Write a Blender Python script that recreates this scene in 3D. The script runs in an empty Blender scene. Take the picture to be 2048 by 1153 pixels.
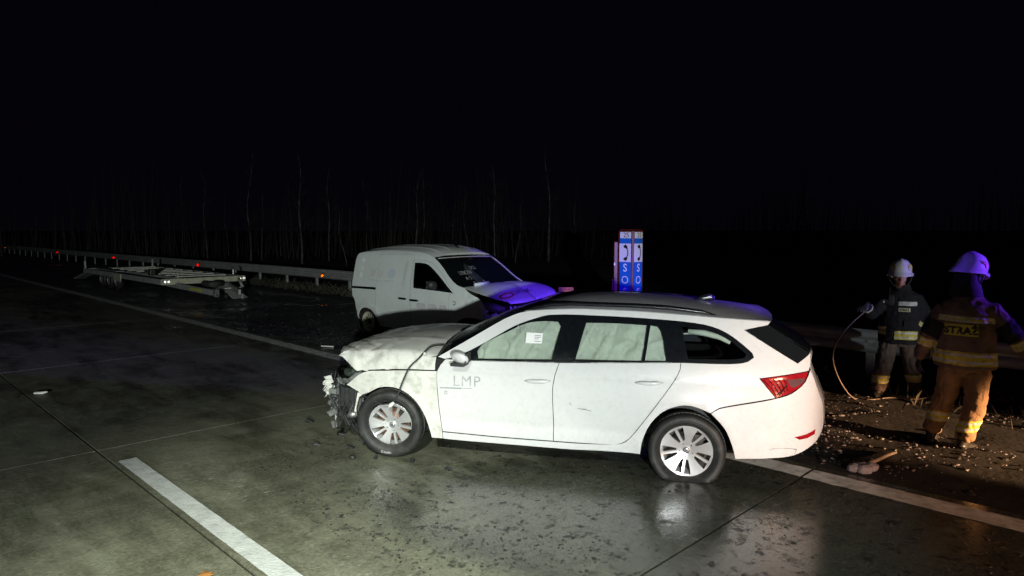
import bpy, bmesh, math, random, bisect
from mathutils import Vector, Matrix, noise
from mathutils.geometry import delaunay_2d_cdt
R = math.radians
random.seed(7)
scene = bpy.context.scene
COL = scene.collection

# ------------------------------------------------------------------ camera
cam_d = bpy.data.cameras.new('camera')
cam = bpy.data.objects.new('camera', cam_d)
COL.objects.link(cam)
cam.location = (0, 0, 2.1)
cam.rotation_euler = (R(90 - 4.87), 0, 0)
cam_d.sensor_width = 36
cam_d.lens = 36 * 1385 / 2048
cam_d.clip_start = 0.05
cam_d.clip_end = 3000
scene.camera = cam

# ------------------------------------------------------------------ night sky
world = bpy.data.worlds.new('World')
scene.world = world
world.use_nodes = True
wn = world.node_tree
bgn = wn.nodes['Background']
sky = wn.nodes.new('ShaderNodeTexSky')
sky.sky_type = 'NISHITA'
sky.sun_disc = False
sky.sun_elevation = R(-9)
sky.sun_rotation = R(200)
mixw = wn.nodes.new('ShaderNodeMixRGB')
mixw.blend_type = 'ADD'
mixw.inputs[0].default_value = 1.0
mixw.inputs[2].default_value = (0.012, 0.0085, 0.022, 1)
wn.links.new(sky.outputs[0], mixw.inputs[1])
wn.links.new(mixw.outputs[0], bgn.inputs[0])
bgn.inputs[1].default_value = 0.1

# ------------------------------------------------------------------ lamps of the fire engine standing behind the photographer, plus two added fill lamps
def lamp(name, kind, loc, aim, power, col, radius, size=None, blend=0.5):
    d = bpy.data.lights.new(name, kind)
    d.energy = power
    d.color = col
    d.shadow_soft_size = radius
    if kind == 'SPOT':
        d.spot_size = R(size)
        d.spot_blend = blend
    o = bpy.data.objects.new(name, d)
    COL.objects.link(o)
    o.location = loc
    if aim is not None:
        o.rotation_euler = (Vector(aim) - Vector(loc)).to_track_quat('-Z', 'Y').to_euler()
    return o
lamp('work_lamp', 'SPOT', (1.2, -7.5, 2.28), (-2.9, 7.0, 0.75), 8000, (0.93, 1.0, 0.96), 0.09, 50, 0.38)
lamp('scene_lamp', 'SPOT', (-0.8, -0.6, 3.9), (-1.2, 3.5, 0.0), 3600, (0.94, 1.0, 0.84), 0.12, 50, 1.0)
lamp('headlamp_and_fill', 'SPOT', (10.6, 0.8, 1.4), (6.75, 4.6, 0.0), 17000, (1.0, 0.55, 0.27), 0.06, 21.5, 0.5)  # warm headlamp beam, out of view to the right
lamp('headlamp_and_fill', 'SPOT', (9.0, -2.0, 1.6), (4.72, 8.47, 1.25), 1500, (0.86, 0.93, 1.0), 0.06, 10.5, 0.8)  # unseen fill lamp added to brighten the firefighter with the hose
lamp('headlamp_and_fill', 'SPOT', (6.2, -5.0, 1.3), (2.6, 6.2, 0.35), 4300, (1.0, 0.50, 0.28), 0.06, 17, 1.0)  # extra warm lamp added to tint the estate car's rear third
lamp('blue_beacon', 'SPOT', (6.0, -6.0, 5.0), (1.75, 11.0, 1.45), 19000, (0.12, 0.03, 1.0), 0.10, 13, 0.5)
lamp('blue_beacon', 'SPOT', (12.0, 4.4, 2.0), (4.4, 7.0, 2.3), 8500, (0.15, 0.03, 1.0), 0.10, 23, 0.8)

scene.view_settings.view_transform = 'Standard'
scene.view_settings.look = 'None'
scene.view_settings.exposure = 0.0
scene.view_settings.gamma = 1.0
scene.view_settings.use_curve_mapping = False
scene.cycles.use_denoising = True
scene.cycles.max_bounces = 8
scene.cycles.glossy_bounces = 5
scene.cycles.transparent_max_bounces = 12
scene.cycles.sample_clamp_indirect = 6

# ------------------------------------------------------------------ frames of the place: U runs along the road, V across it to the verge
A = R(45.1)
UV_U = Vector((-math.sin(A), math.cos(A), 0))
UV_V = Vector((math.cos(A), math.sin(A), 0))
ROADROT = math.atan2(UV_U.y, UV_U.x)           # an object turned by this has local x = u, local y = -v
def uv(u, v, z=0.0):
    return UV_U * u + UV_V * v + Vector((0, 0, z))

# ------------------------------------------------------------------ helpers
def tag(o, label=None, cat=None, group=None, kind=None):
    if label: o['label'] = label
    if cat: o['category'] = cat
    if group: o['group'] = group
    if kind: o['kind'] = kind
    return o
def empty(name, loc=(0, 0, 0), rz=0.0, label=None, cat=None, group=None, kind=None):
    o = bpy.data.objects.new(name, None)
    o.empty_display_size = 0.2
    COL.objects.link(o)
    o.location = loc
    o.rotation_euler = (0, 0, rz)
    return tag(o, label, cat, group, kind)
def link(name, me, mat=None, parent=None, smooth=True):
    if mat is not None and not me.materials:
        for m in (mat if isinstance(mat, (list, tuple)) else [mat]):
            me.materials.append(m)
    if smooth:
        me.polygons.foreach_set('use_smooth', [True] * len(me.polygons))
    o = bpy.data.objects.new(name, me)
    COL.objects.link(o)
    if parent is not None: o.parent = parent
    return o
def mk(name, vs, fs, mat, parent=None, smooth=True):
    me = bpy.data.meshes.new(name)
    me.from_pydata([tuple(v) for v in vs], [], fs)
    me.update()
    return link(name, me, mat, parent, smooth)
def bmo(name, bm, mat, parent=None, smooth=False, recalc=True):
    if recalc: bmesh.ops.recalc_face_normals(bm, faces=bm.faces)
    me = bpy.data.meshes.new(name)
    bm.to_mesh(me)
    bm.free()
    return link(name, me, mat, parent, smooth)
def sharp(o, deg=35):
    o.data.set_sharp_from_angle(angle=R(deg))
    return o
def copy_tree(o, parent=None):
    c = o.copy()
    COL.objects.link(c)
    if parent is not None: c.parent = parent
    for ch in list(o.children):
        copy_tree(ch, c)
    return c
def box(bm, c, s, rot=None, bev=0.0):
    m = Matrix.Translation(c)
    if rot is not None:
        m = m @ (rot if isinstance(rot, Matrix) else Matrix.Rotation(rot, 4, 'Z'))
    r = bmesh.ops.create_cube(bm, size=1.0, matrix=m @ Matrix.Diagonal((s[0], s[1], s[2], 1)))
    if bev:
        es = list({e for v in r['verts'] for e in v.link_edges})
        bmesh.ops.bevel(bm, geom=es, offset=bev, segments=2, affect='EDGES', profile=0.6)
def frame_of(d):
    d = d.normalized()
    up = Vector((0, 0, 1)) if abs(d.z) < 0.9 else Vector((1, 0, 0))
    a = d.cross(up).normalized()
    return a, a.cross(d).normalized()
def tube(bm, pts, r, n=8, closed=False):
    pts = [Vector(p) for p in pts]
    rs = r if isinstance(r, (list, tuple)) else [r] * len(pts)
    rings = []
    a = None
    for i, p in enumerate(pts):
        d = (pts[min(i + 1, len(pts) - 1)] - pts[max(i - 1, 0)])
        if a is None: a, b = frame_of(d)
        else:
            dn = d.normalized()
            a = (a - dn * a.dot(dn)).normalized()
            b = a.cross(dn)
        rings.append([bm.verts.new(p + (a * math.cos(2 * math.pi * k / n) + b * math.sin(2 * math.pi * k / n)) * rs[i]) for k in range(n)])
    for q, s in zip(rings, rings[1:]):
        for k in range(n):
            bm.faces.new((q[k], q[(k + 1) % n], s[(k + 1) % n], s[k]))
    bm.faces.new(list(reversed(rings[0])))
    bm.faces.new(rings[-1])
def eloft(bm, rings):
    # rings: (centre, axis a * radius, axis b * radius): closed body through ellipses
    n = 20
    vr = []
    for c, a, b in rings:
        c, a, b = Vector(c), Vector(a), Vector(b)
        vr.append([bm.verts.new(c + a * math.cos(2 * math.pi * k / n) + b * math.sin(2 * math.pi * k / n)) for k in range(n)])
    for q, s in zip(vr, vr[1:]):
        for k in range(n):
            bm.faces.new((q[k], q[(k + 1) % n], s[(k + 1) % n], s[k]))
    bm.faces.new(list(reversed(vr[0])))
    bm.faces.new(vr[-1])
def lathe(bm, prof, n=48, axis='y', c=(0, 0, 0), closed=False):
    # prof: (radius, offset along the axis)
    rings = []
    for r, h in prof:
        ring = []
        for k in range(n):
            t = 2 * math.pi * k / n
            x, y = r * math.cos(t), r * math.sin(t)
            p = (x, h, y) if axis == 'y' else ((x, y, h) if axis == 'z' else (h, x, y))
            ring.append(bm.verts.new(Vector(p) + Vector(c)))
        rings.append(ring)
    pairs = list(zip(rings, rings[1:])) + ([(rings[-1], rings[0])] if closed else [])
    for q, s in pairs:
        for k in range(n):
            bm.faces.new((q[k], q[(k + 1) % n], s[(k + 1) % n], s[k]))
    return rings
def lerp_t(t, x):
    if x <= t[0][0]: return t[0][1]
    if x >= t[-1][0]: return t[-1][1]
    i = bisect.bisect_right([a for a, _ in t], x) - 1
    n = len(t)
    def m(k):
        if k <= 0 or k >= n - 1:
            j = min(max(k, 0), n - 2)
            return (t[j + 1][1] - t[j][1]) / (t[j + 1][0] - t[j][0])
        return (t[k + 1][1] - t[k - 1][1]) / (t[k + 1][0] - t[k - 1][0])
    x0, y0 = t[i]; x1, y1 = t[i + 1]; d = x1 - x0; s = (x - x0) / d
    return y0 * (2 * s**3 - 3 * s * s + 1) + m(i) * d * (s**3 - 2 * s * s + s) + y1 * (3 * s * s - 2 * s**3) + m(i + 1) * d * (s**3 - s * s)
def sstep(a, b, x):
    t = min(max((x - a) / (b - a), 0), 1)
    return t * t * (3 - 2 * t)
def nz(x, y, z=0.0, s=1.0):
    return noise.noise(Vector((x * s, y * s, z * s)))
def curve_pts(pts, step=0.03, sharp_deg=32, closed=True):
    # resample a polyline; soft corners become curves, hard corners stay
    pts = [Vector(p) for p in pts]
    n = len(pts)
    hard = []
    for i in range(n):
        if not closed and i in (0, n - 1): hard.append(True); continue
        a = pts[i] - pts[i - 1]; b = pts[(i + 1) % n] - pts[i]
        hard.append(a.length < 1e-6 or b.length < 1e-6 or a.angle(b) > R(sharp_deg))
    out = []
    for i in range(n if closed else n - 1):
        p0, p1, p2, p3 = pts[(i - 1) % n], pts[i], pts[(i + 1) % n], pts[(i + 2) % n]
        m1 = (p2 - p1) if hard[i] else (p2 - p0) * ((p2 - p1).length / max((p2 - p1).length + (p1 - p0).length, 1e-6))
        m2 = (p2 - p1) if hard[(i + 1) % n] else (p3 - p1) * ((p2 - p1).length / max((p3 - p2).length + (p2 - p1).length, 1e-6))
        k = max(1, int((p2 - p1).length / step))
        for j in range(k):
            s = j / k
            out.append(p1 * (2 * s**3 - 3 * s * s + 1) + m1 * (s**3 - 2 * s * s + s) + p2 * (3 * s * s - 2 * s**3) + m2 * (s**3 - s * s))
    if not closed: out.append(pts[-1].copy())
    return out
def pip(poly, x, y):
    c = False
    j = len(poly) - 1
    for i in range(len(poly)):
        xi, yi = poly[i]; xj, yj = poly[j]
        if (yi > y) != (yj > y) and x < (xj - xi) * (y - yi) / (yj - yi) + xi: c = not c
        j = i
    return c
def area2(p):
    return sum(p[i - 1][0] * p[i][1] - p[i][0] * p[i - 1][1] for i in range(len(p)))
def inset(poly, d):
    n = len(poly)
    sg = 1 if area2(poly) > 0 else -1
    out = []
    for i in range(n):
        a = Vector(poly[i]) - Vector(poly[i - 1]); b = Vector(poly[(i + 1) % n]) - Vector(poly[i])
        if a.length > 1e-9: a.normalize()
        if b.length > 1e-9: b.normalize()
        na = Vector((-a.y, a.x)); nb = Vector((-b.y, b.x))
        m = na + nb
        m = m / max(m.length_squared, 0.5) * 2
        out.append(Vector(poly[i]) + m * (d * sg) * 1.0)
    return out
def segdist(p, poly):
    best = 9
    for i in range(len(poly)):
        a, b = poly[i - 1], poly[i]
        ab = b - a
        t = 0 if ab.length_squared < 1e-12 else min(max((p - a).dot(ab) / ab.length_squared, 0), 1)
        d = (p - a - ab * t).length_squared
        if d < best: best = d
    return math.sqrt(best)
def triangulate(outline, holes=(), grid=0.06, ring=None):
    polys = [outline] + list(holes)
    V, E = [], []
    for p in polys:
        s = len(V)
        V += [Vector((q[0], q[1])) for q in p]
        E += [(s + i, s + (i + 1) % len(p)) for i in range(len(p))]
    nb = len(V)
    ol = [(q[0], q[1]) for q in outline]
    hs = [[(q[0], q[1]) for q in h] for h in holes]
    if ring:
        V += ring
    xs = [q[0] for q in ol]; ys = [q[1] for q in ol]
    allp = [[Vector((q[0], q[1])) for q in p] for p in polys]
    y = min(ys) + grid * 0.5
    row = 0
    while y < max(ys):
        x = min(xs) + grid * (0.25 + 0.5 * (row % 2))
        while x < max(xs):
            if pip(ol, x, y) and not any(pip(h, x, y) for h in hs):
                p = Vector((x, y))
                if all(segdist(p, q) > grid * 0.4 for q in allp): V.append(p)
            x += grid
        y += grid
        row += 1
    ov, oe, of, *_ = delaunay_2d_cdt(V, E, [], 0, 1e-6, False)
    fs = []
    for f in of:
        c = sum((ov[i] for i in f), Vector((0, 0))) / len(f)
        if pip(ol, c.x, c.y) and not any(pip(h, c.x, c.y) for h in hs):
            a, b, d = (ov[i] for i in f[:3])
            if (b - a).cross(d - a) < 0: f = list(reversed(f))
            fs.append(list(f))
    return ov, fs
def panel(name, outline, W, sgn, mat, parent, off=0.0, holes=(), grid=0.06, gap=0.003, step=0.035, sharp_deg=32, normals=True, curved=True):
    # a sheet-metal panel: an outline in side view laid on the body side y = sgn * W(x, z)
    ol = curve_pts([Vector(p) for p in outline], step, sharp_deg) if curved else [Vector(p) for p in outline]
    if gap: ol = inset(ol, gap)
    hs = [curve_pts([Vector(p) for p in h], step, sharp_deg) for h in holes]
    v2, fs = triangulate(ol, hs, grid)
    vs = [(p.x, sgn * (W(p.x, p.y) + off), p.y) for p in v2]
    if sgn > 0: fs = [list(reversed(f)) for f in fs]
    me = bpy.data.meshes.new(name)
    me.from_pydata(vs, [], fs)
    me.update()
    o = link(name, me, mat, parent, True)
    if normals:
        e = 0.004
        nn = []
        for p in v2:
            gx = (W(p.x + e, p.y) - W(p.x - e, p.y)) / (2 * e)
            gz = (W(p.x, p.y + e) - W(p.x, p.y - e)) / (2 * e)
            nn.append(Vector((-gx, sgn, -gz)).normalized())
        me.normals_split_custom_set_from_vertices(nn)
    return o
def cr(pts, t):
    # Catmull-Rom through pts, t in 0..1
    n = len(pts) - 1
    f = min(max(t, 0), 1) * n
    i = min(int(f), n - 1)
    s = f - i
    p0 = pts[max(i - 1, 0)]; p1 = pts[i]; p2 = pts[i + 1]; p3 = pts[min(i + 2, n)]
    return 0.5 * ((2 * p1) + (p2 - p0) * s + (2 * p0 - 5 * p1 + 4 * p2 - p3) * s * s + (3 * p1 - p0 - 3 * p2 + p3) * s**3)
def patch_fn(rows):
    rows = [[Vector(p) for p in r] for r in rows]
    def f(s, t):
        return cr([cr(r, t) for r in rows], s)
    return f
def patch(name, f, nu, nv, mat, parent, thick=0.0, flip=False):
    vs = [f(i / nu, j / nv) for i in range(nu + 1) for j in range(nv + 1)]
    w = nv + 1
    fs = [[i * w + j, i * w + j + 1, (i + 1) * w + j + 1, (i + 1) * w + j] for i in range(nu) for j in range(nv)]
    if flip: fs = [list(reversed(q)) for q in fs]
    o = mk(name, vs, fs, mat, parent)
    if thick: solid(o, thick)
    return o
def bake(o):
    dg = bpy.context.evaluated_depsgraph_get()
    dg.update()
    me = bpy.data.meshes.new_from_object(o.evaluated_get(dg))
    old = o.data
    o.modifiers.clear()
    o.data = me
    return o
def solid(o, t, offset=-1):
    m = o.modifiers.new('s', 'SOLIDIFY')
    m.thickness = t
    m.offset = offset
    bake(o)
    o.data.set_sharp_from_angle(angle=R(50))
    return o
def text_mesh(s, size, align='CENTER', shear=0.0, bold=0.0, space=1.0):
    c = bpy.data.curves.new('lettering', 'FONT')
    c.body = s
    c.size = size
    c.align_x = align
    c.align_y = 'CENTER'
    c.shear = shear
    c.offset = bold
    c.space_character = space
    c.resolution_u = 3
    o = bpy.data.objects.new('lettering', c)
    COL.objects.link(o)
    dg = bpy.context.evaluated_depsgraph_get()
    dg.update()
    me = bpy.data.meshes.new_from_object(o.evaluated_get(dg))
    bpy.data.objects.remove(o)
    bpy.data.curves.remove(c)
    return me
def lettering(name, s, size, fn, mat, parent, **kw):
    # flat print: every vertex of the text goes through fn(x, y) -> point
    me = text_mesh(s, size, **kw)
    vs = [fn(v.co.x, v.co.y) for v in me.vertices]
    fs = [list(p.vertices) for p in me.polygons]
    bpy.data.meshes.remove(me)
    return mk(name, vs, fs, mat, parent, smooth=False)
def remeshed(name, bm, voxel, mat, parent, smooth_it=4, wrinkle=None):
    bmesh.ops.recalc_face_normals(bm, faces=bm.faces)
    me = bpy.data.meshes.new(name)
    bm.to_mesh(me)
    bm.free()
    o = link(name, me, mat, parent, True)
    m = o.modifiers.new('r', 'REMESH')
    m.mode = 'VOXEL'
    m.voxel_size = voxel
    if smooth_it:
        k = o.modifiers.new('k', 'SMOOTH')
        k.factor = 0.5
        k.iterations = smooth_it
    bake(o)
    me = o.data
    if wrinkle:
        ns = [v.normal.copy() for v in me.vertices]
        for v, n in zip(me.vertices, ns):
            v.co += n * wrinkle(v.co)
        me.update()
    if not me.materials: me.materials.append(mat)
    me.polygons.foreach_set('use_smooth', [True] * len(me.polygons))
    return o

# ------------------------------------------------------------------ materials
def mat(name, col, rough=0.5, metal=0.0, coat=0.0, var=0.0, vscale=8.0, bump=0.0, bscale=60.0, dirt=None, dirt_amt=0.0, dscale=5.0, spec=None, emit=None):
    m = bpy.data.materials.new(name)
    m.use_nodes = True
    nt = m.node_tree
    b = nt.nodes['Principled BSDF']
    b.inputs['Base Color'].default_value = (*col, 1)
    b.inputs['Roughness'].default_value = rough
    b.inputs['Metallic'].default_value = metal
    b.inputs['Coat Weight'].default_value = coat
    b.inputs['Coat Roughness'].default_value = 0.06
    if spec is not None: b.inputs['Specular IOR Level'].default_value = spec
    tc = nt.nodes.new('ShaderNodeTexCoord')
    src = None
    if var:
        n = nt.nodes.new('ShaderNodeTexNoise')
        n.inputs['Scale'].default_value = vscale
        n.inputs['Detail'].default_value = 6
        nt.links.new(tc.outputs['Object'], n.inputs['Vector'])
        r = nt.nodes.new('ShaderNodeMapRange')
        r.inputs[1].default_value = 0.3; r.inputs[2].default_value = 0.7
        r.inputs[3].default_value = 1 - var; r.inputs[4].default_value = 1 + var
        nt.links.new(n.outputs[0], r.inputs[0])
        mx = nt.nodes.new('ShaderNodeMixRGB')
        mx.blend_type = 'MULTIPLY'
        mx.inputs[0].default_value = 1
        mx.inputs[1].default_value = (*col, 1)
        nt.links.new(r.outputs[0], mx.inputs[2])
        src = mx.outputs[0]
    if dirt:
        n = nt.nodes.new('ShaderNodeTexNoise')
        n.inputs['Scale'].default_value = dscale
        n.inputs['Detail'].default_value = 10
        n.inputs['Roughness'].default_value = 0.65
        nt.links.new(tc.outputs['Object'], n.inputs['Vector'])
        r = nt.nodes.new('ShaderNodeMapRange')
        r.inputs[1].default_value = 0.5; r.inputs[2].default_value = 0.78
        r.inputs[3].default_value = 0; r.inputs[4].default_value = dirt_amt
        nt.links.new(n.outputs[0], r.inputs[0])
        mx = nt.nodes.new('ShaderNodeMixRGB')
        mx.inputs[1].default_value = (*col, 1)
        mx.inputs[2].default_value = (*dirt, 1)
        if src: nt.links.new(src, mx.inputs[1])
        nt.links.new(r.outputs[0], mx.inputs[0])
        src = mx.outputs[0]
    if src: nt.links.new(src, b.inputs['Base Color'])
    if bump:
        n = nt.nodes.new('ShaderNodeTexNoise')
        n.inputs['Scale'].default_value = bscale
        n.inputs['Detail'].default_value = 5
        nt.links.new(tc.outputs['Object'], n.inputs['Vector'])
        bp = nt.nodes.new('ShaderNodeBump')
        bp.inputs['Strength'].default_value = bump
        bp.inputs['Distance'].default_value = 0.01
        nt.links.new(n.outputs[0], bp.inputs['Height'])
        nt.links.new(bp.outputs[0], b.inputs['Normal'])
    return m
def thin_glass(name, tint, gloss=1.0):
    m = bpy.data.materials.new(name)
    m.use_nodes = True
    nt = m.node_tree
    nt.nodes.remove(nt.nodes['Principled BSDF'])
    out = nt.nodes['Material Output']
    t = nt.nodes.new('ShaderNodeBsdfTransparent')
    t.inputs[0].default_value = (*tint, 1)
    g = nt.nodes.new('ShaderNodeBsdfGlossy')
    g.inputs['Roughness'].default_value = 0.05
    f = nt.nodes.new('ShaderNodeFresnel')
    f.inputs[0].default_value = 1.45
    mx = nt.nodes.new('ShaderNodeMixShader')
    nt.links.new(f.outputs[0], mx.inputs[0])
    nt.links.new(t.outputs[0], mx.inputs[1])
    nt.links.new(g.outputs[0], mx.inputs[2])
    nt.links.new(mx.outputs[0], out.inputs[0])
    return m
M = {}
M['paint'] = mat('white_car_paint', (0.66, 0.66, 0.67), 0.32, 0, 0.7, 0.02, 3.0, dirt=(0.42, 0.40, 0.34), dirt_amt=0.28, dscale=22)
def spray(m, z0, z1, col, amt):
    # road spray thrown up from below: specks that thin out with height
    nt = m.node_tree; b = nt.nodes['Principled BSDF']; L = nt.links.new
    src = b.inputs['Base Color'].links[0].from_socket
    tc = nt.nodes.new('ShaderNodeTexCoord'); sp = nt.nodes.new('ShaderNodeSeparateXYZ'); L(tc.outputs['Object'], sp.inputs[0])
    n = nt.nodes.new('ShaderNodeTexNoise'); n.inputs['Scale'].default_value = 34; n.inputs['Detail'].default_value = 10; n.inputs['Roughness'].default_value = 0.75; L(tc.outputs['Object'], n.inputs['Vector'])
    n2 = nt.nodes.new('ShaderNodeTexNoise'); n2.inputs['Scale'].default_value = 3.5; n2.inputs['Detail'].default_value = 4; L(tc.outputs['Object'], n2.inputs['Vector'])
    def mr(v, a, c, d, e):
        r = nt.nodes.new('ShaderNodeMapRange')
        for i, q in enumerate((a, c, d, e)): r.inputs[i + 1].default_value = q
        L(v, r.inputs[0]); return r.outputs[0]
    def mul(a, c):
        q = nt.nodes.new('ShaderNodeMath'); q.operation = 'MULTIPLY'; L(a, q.inputs[0]); L(c, q.inputs[1]); return q.outputs[0]
    f = mul(mul(mr(sp.outputs[2], z0, z1, amt, 0.0), mr(n.outputs[0], 0.40, 0.66, 0, 1)), mr(n2.outputs[0], 0.3, 0.65, 0.35, 1))
    mx = nt.nodes.new('ShaderNodeMixRGB'); mx.inputs[2].default_value = (*col, 1); L(src, mx.inputs[1]); L(f, mx.inputs[0]); L(mx.outputs[0], b.inputs['Base Color'])
spray(M['paint'], 0.20, 0.85, (0.36, 0.34, 0.30), 0.28)
M['roof'] = mat('wet_shaded_roof_paint', (0.33, 0.33, 0.35), 0.34, 0, 0.5, 0.1, 30.0, 0.25, 260)  # white paint greyed to stand in for grazing light on the roof
M['bent'] = mat('dirty_bent_paint', (0.70, 0.70, 0.66), 0.38, 0, 0.4, 0.06, 5.0, dirt=(0.20, 0.19, 0.15), dirt_amt=0.8, dscale=7)
M['vanpaint'] = mat('white_van_paint', (0.76, 0.82, 0.80), 0.36, 0, 0.5, 0.04, 2.0, dirt=(0.36, 0.38, 0.36), dirt_amt=0.2, dscale=14)
spray(M['vanpaint'], 0.2, 0.9, (0.24, 0.23, 0.2), 0.6)
spray(M['bent'], 0.2, 1.0, (0.20, 0.18, 0.14), 0.7)
M['trim'] = mat('black_gloss_trim', (0.005, 0.006, 0.008), 0.2, 0, 0.0, 0.3, 30, 0.15, 220)
M['plastic'] = mat('black_plastic', (0.022, 0.023, 0.024), 0.55, 0, 0, 0.35, 14)
M['shell'] = mat('scuffed_lamp_shell', (0.15, 0.16, 0.155), 0.4, 0, 0, 0.5, 18, 0.4, 40)
M['grey'] = mat('dark_grey_plastic', (0.07, 0.075, 0.075), 0.45, 0, 0, 0.4, 10)
M['inside'] = mat('dark_interior', (0.012, 0.012, 0.013), 0.9)
M['rubber'] = mat('tyre_rubber', (0.016, 0.016, 0.016), 0.6, 0, 0, 0.5, 9, 0.25, 90, dirt=(0.10, 0.10, 0.085), dirt_amt=0.5, dscale=7)
M['alloy'] = mat('silver_alloy', (0.62, 0.62, 0.64), 0.30, 0.55, 0.2, 0.1, 6, dirt=(0.2, 0.19, 0.16), dirt_amt=0.25, dscale=7)
M['steel'] = mat('worn_steel', (0.30, 0.30, 0.30), 0.42, 0.7, 0, 0.3, 10)
M['darksteel'] = mat('dark_brake_metal', (0.05, 0.045, 0.04), 0.5, 0.6, 0, 0.5, 14)
M['rust'] = mat('rusty_brake_disc', (0.20, 0.10, 0.055), 0.6, 0.4, 0, 0.3, 20)
M['glass'] = thin_glass('window_glass', (0.86, 0.91, 0.88))
M['screen'] = mat('windscreen_glass', (0.006, 0.009, 0.009), 0.03)
M['darkglass'] = mat('dark_tinted_glass', (0.008, 0.010, 0.011), 0.08, 0, 0, 0, 1, 0.06, 300)
M['airbag'] = mat('curtain_airbag_cloth', (0.44, 0.47, 0.42), 0.85, 0, 0, 0.14, 7, 0.5, 26, dirt=(0.20, 0.23, 0.20), dirt_amt=0.75, dscale=7)  # blotches are stains and also painted-in fold shading
M['lampred'] = mat('red_lamp_lens', (0.30, 0.008, 0.014), 0.12, 0, 0.6, 0.25, 22)
M['lampdark'] = mat('dark_red_lamp_lens', (0.05, 0.004, 0.008), 0.12, 0, 0.6)
M['lampclear'] = mat('clear_lamp_lens', (0.16, 0.07, 0.075), 0.12, 0.2, 0.6)
M['white'] = mat('white_print', (0.86, 0.86, 0.86), 0.5)
M['whiteplas'] = mat('torn_white_plastic', (0.70, 0.70, 0.66), 0.4, 0, 0, 0.1, 12)
M['print_grey'] = mat('grey_print', (0.26, 0.27, 0.30), 0.5, 0, 0, 0.2, 20)
M['print_pale'] = mat('pale_grey_print', (0.60, 0.60, 0.61), 0.5, 0, 0, 0.12, 20)
M['print_mid'] = mat('worn_grey_print', (0.40, 0.40, 0.42), 0.5, 0, 0, 0.3, 14)
M['print_black'] = mat('black_print', (0.02, 0.02, 0.022), 0.5)
M['print_red'] = mat('red_print', (0.42, 0.06, 0.03), 0.5)
M['chalk'] = mat('white_marker_strokes', (0.55, 0.57, 0.58), 0.8)
M['galv'] = mat('galvanised_steel', (0.40, 0.42, 0.405), 0.55, 0.15, 0, 0.25, 6, dirt=(0.10, 0.10, 0.085), dirt_amt=0.7, dscale=3)
M['sosred'] = mat('red_orange_column_paint', (0.12, 0.018, 0.012), 0.4, 0, 0.2, 0.15, 5)
M['sosblue'] = mat('blue_sign_film', (0.012, 0.16, 0.62), 0.45)
M['sosblue_shaded'] = mat('shaded_blue_sign_film', (0.008, 0.10, 0.44), 0.45)  # unused copy of the sign blue with shadow mixed into its colour
M['yellow'] = mat('yellow_reflective_cloth', (0.62, 0.55, 0.05), 0.6, 0, 0, 0.2, 30)
M['silver'] = mat('silver_reflective_cloth', (0.55, 0.56, 0.57), 0.5, 0.1, 0, 0.2, 30)
M['navy'] = mat('navy_turnout_cloth', (0.007, 0.0075, 0.013), 0.85, 0, 0, 0.35, 9, 0.5, 60)
M['maroon'] = mat('faded_sand_turnout_cloth', (0.155, 0.105, 0.085), 0.85, 0, 0, 0.3, 9, 0.5, 60)
M['tan'] = mat('sand_brown_turnout_cloth', (0.27, 0.165, 0.085), 0.85, 0, 0, 0.3, 9, 0.6, 55)
M['tandark'] = mat('dark_brown_turnout_cloth', (0.115, 0.085, 0.068), 0.85, 0, 0, 0.3, 9, 0.6, 55)
M['skin'] = mat('skin', (0.42, 0.22, 0.16), 0.5, 0, 0, 0.1, 20)
M['helmet'] = mat('white_helmet_shell', (0.66, 0.66, 0.66), 0.25, 0, 0.5, 0.1, 12)
M['leather'] = mat('black_boot_leather', (0.02, 0.019, 0.018), 0.45, 0, 0, 0.3, 12)
M['bark'] = mat('pale_birch_bark', (0.13, 0.135, 0.13), 0.9, 0, 0, 0.95, 1.6)
M['twig'] = mat('dark_twig_bark', (0.06, 0.06, 0.054), 0.9)
M['plank'] = mat('aluminium_deck_slat', (0.72, 0.71, 0.62), 0.5, 0.2, 0, 0.15, 4)
M['galvbright'] = mat('bright_zinc_frame', (0.52, 0.50, 0.38), 0.5, 0.1, 0, 0.25, 5)
M['stick'] = mat('bare_wood', (0.24, 0.19, 0.14), 0.9, 0, 0, 0.3, 20)
M['snow'] = mat('dirty_snow', (0.18, 0.165, 0.19), 0.8, 0, 0, 0.4, 6, 0.5, 30)
M['soil'] = mat('dark_mud', (0.020, 0.018, 0.016), 0.5, 0, 0, 0.5, 20)
M['straw'] = mat('dead_grass', (0.06, 0.054, 0.04), 0.9, 0, 0, 0.4, 2)
M['hose'] = mat('pale_hose_rubber', (0.17, 0.135, 0.115), 0.5, 0, 0, 0.2, 12)
M['leaf'] = mat('orange_leaf', (0.30, 0.13, 0.03), 0.7, 0, 0, 0.2, 20)
def mirror_mat(name, col, rough):
    return mat(name, col, rough, 1.0)
M['retro_red'] = mirror_mat('red_corner_cube', (0.95, 0.10, 0.08), 0.26)
M['retro_amber'] = mirror_mat('amber_corner_cube', (1.0, 0.50, 0.06), 0.26)
M['retro_white'] = mirror_mat('clear_corner_cube', (0.95, 0.95, 0.92), 0.26)

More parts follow.
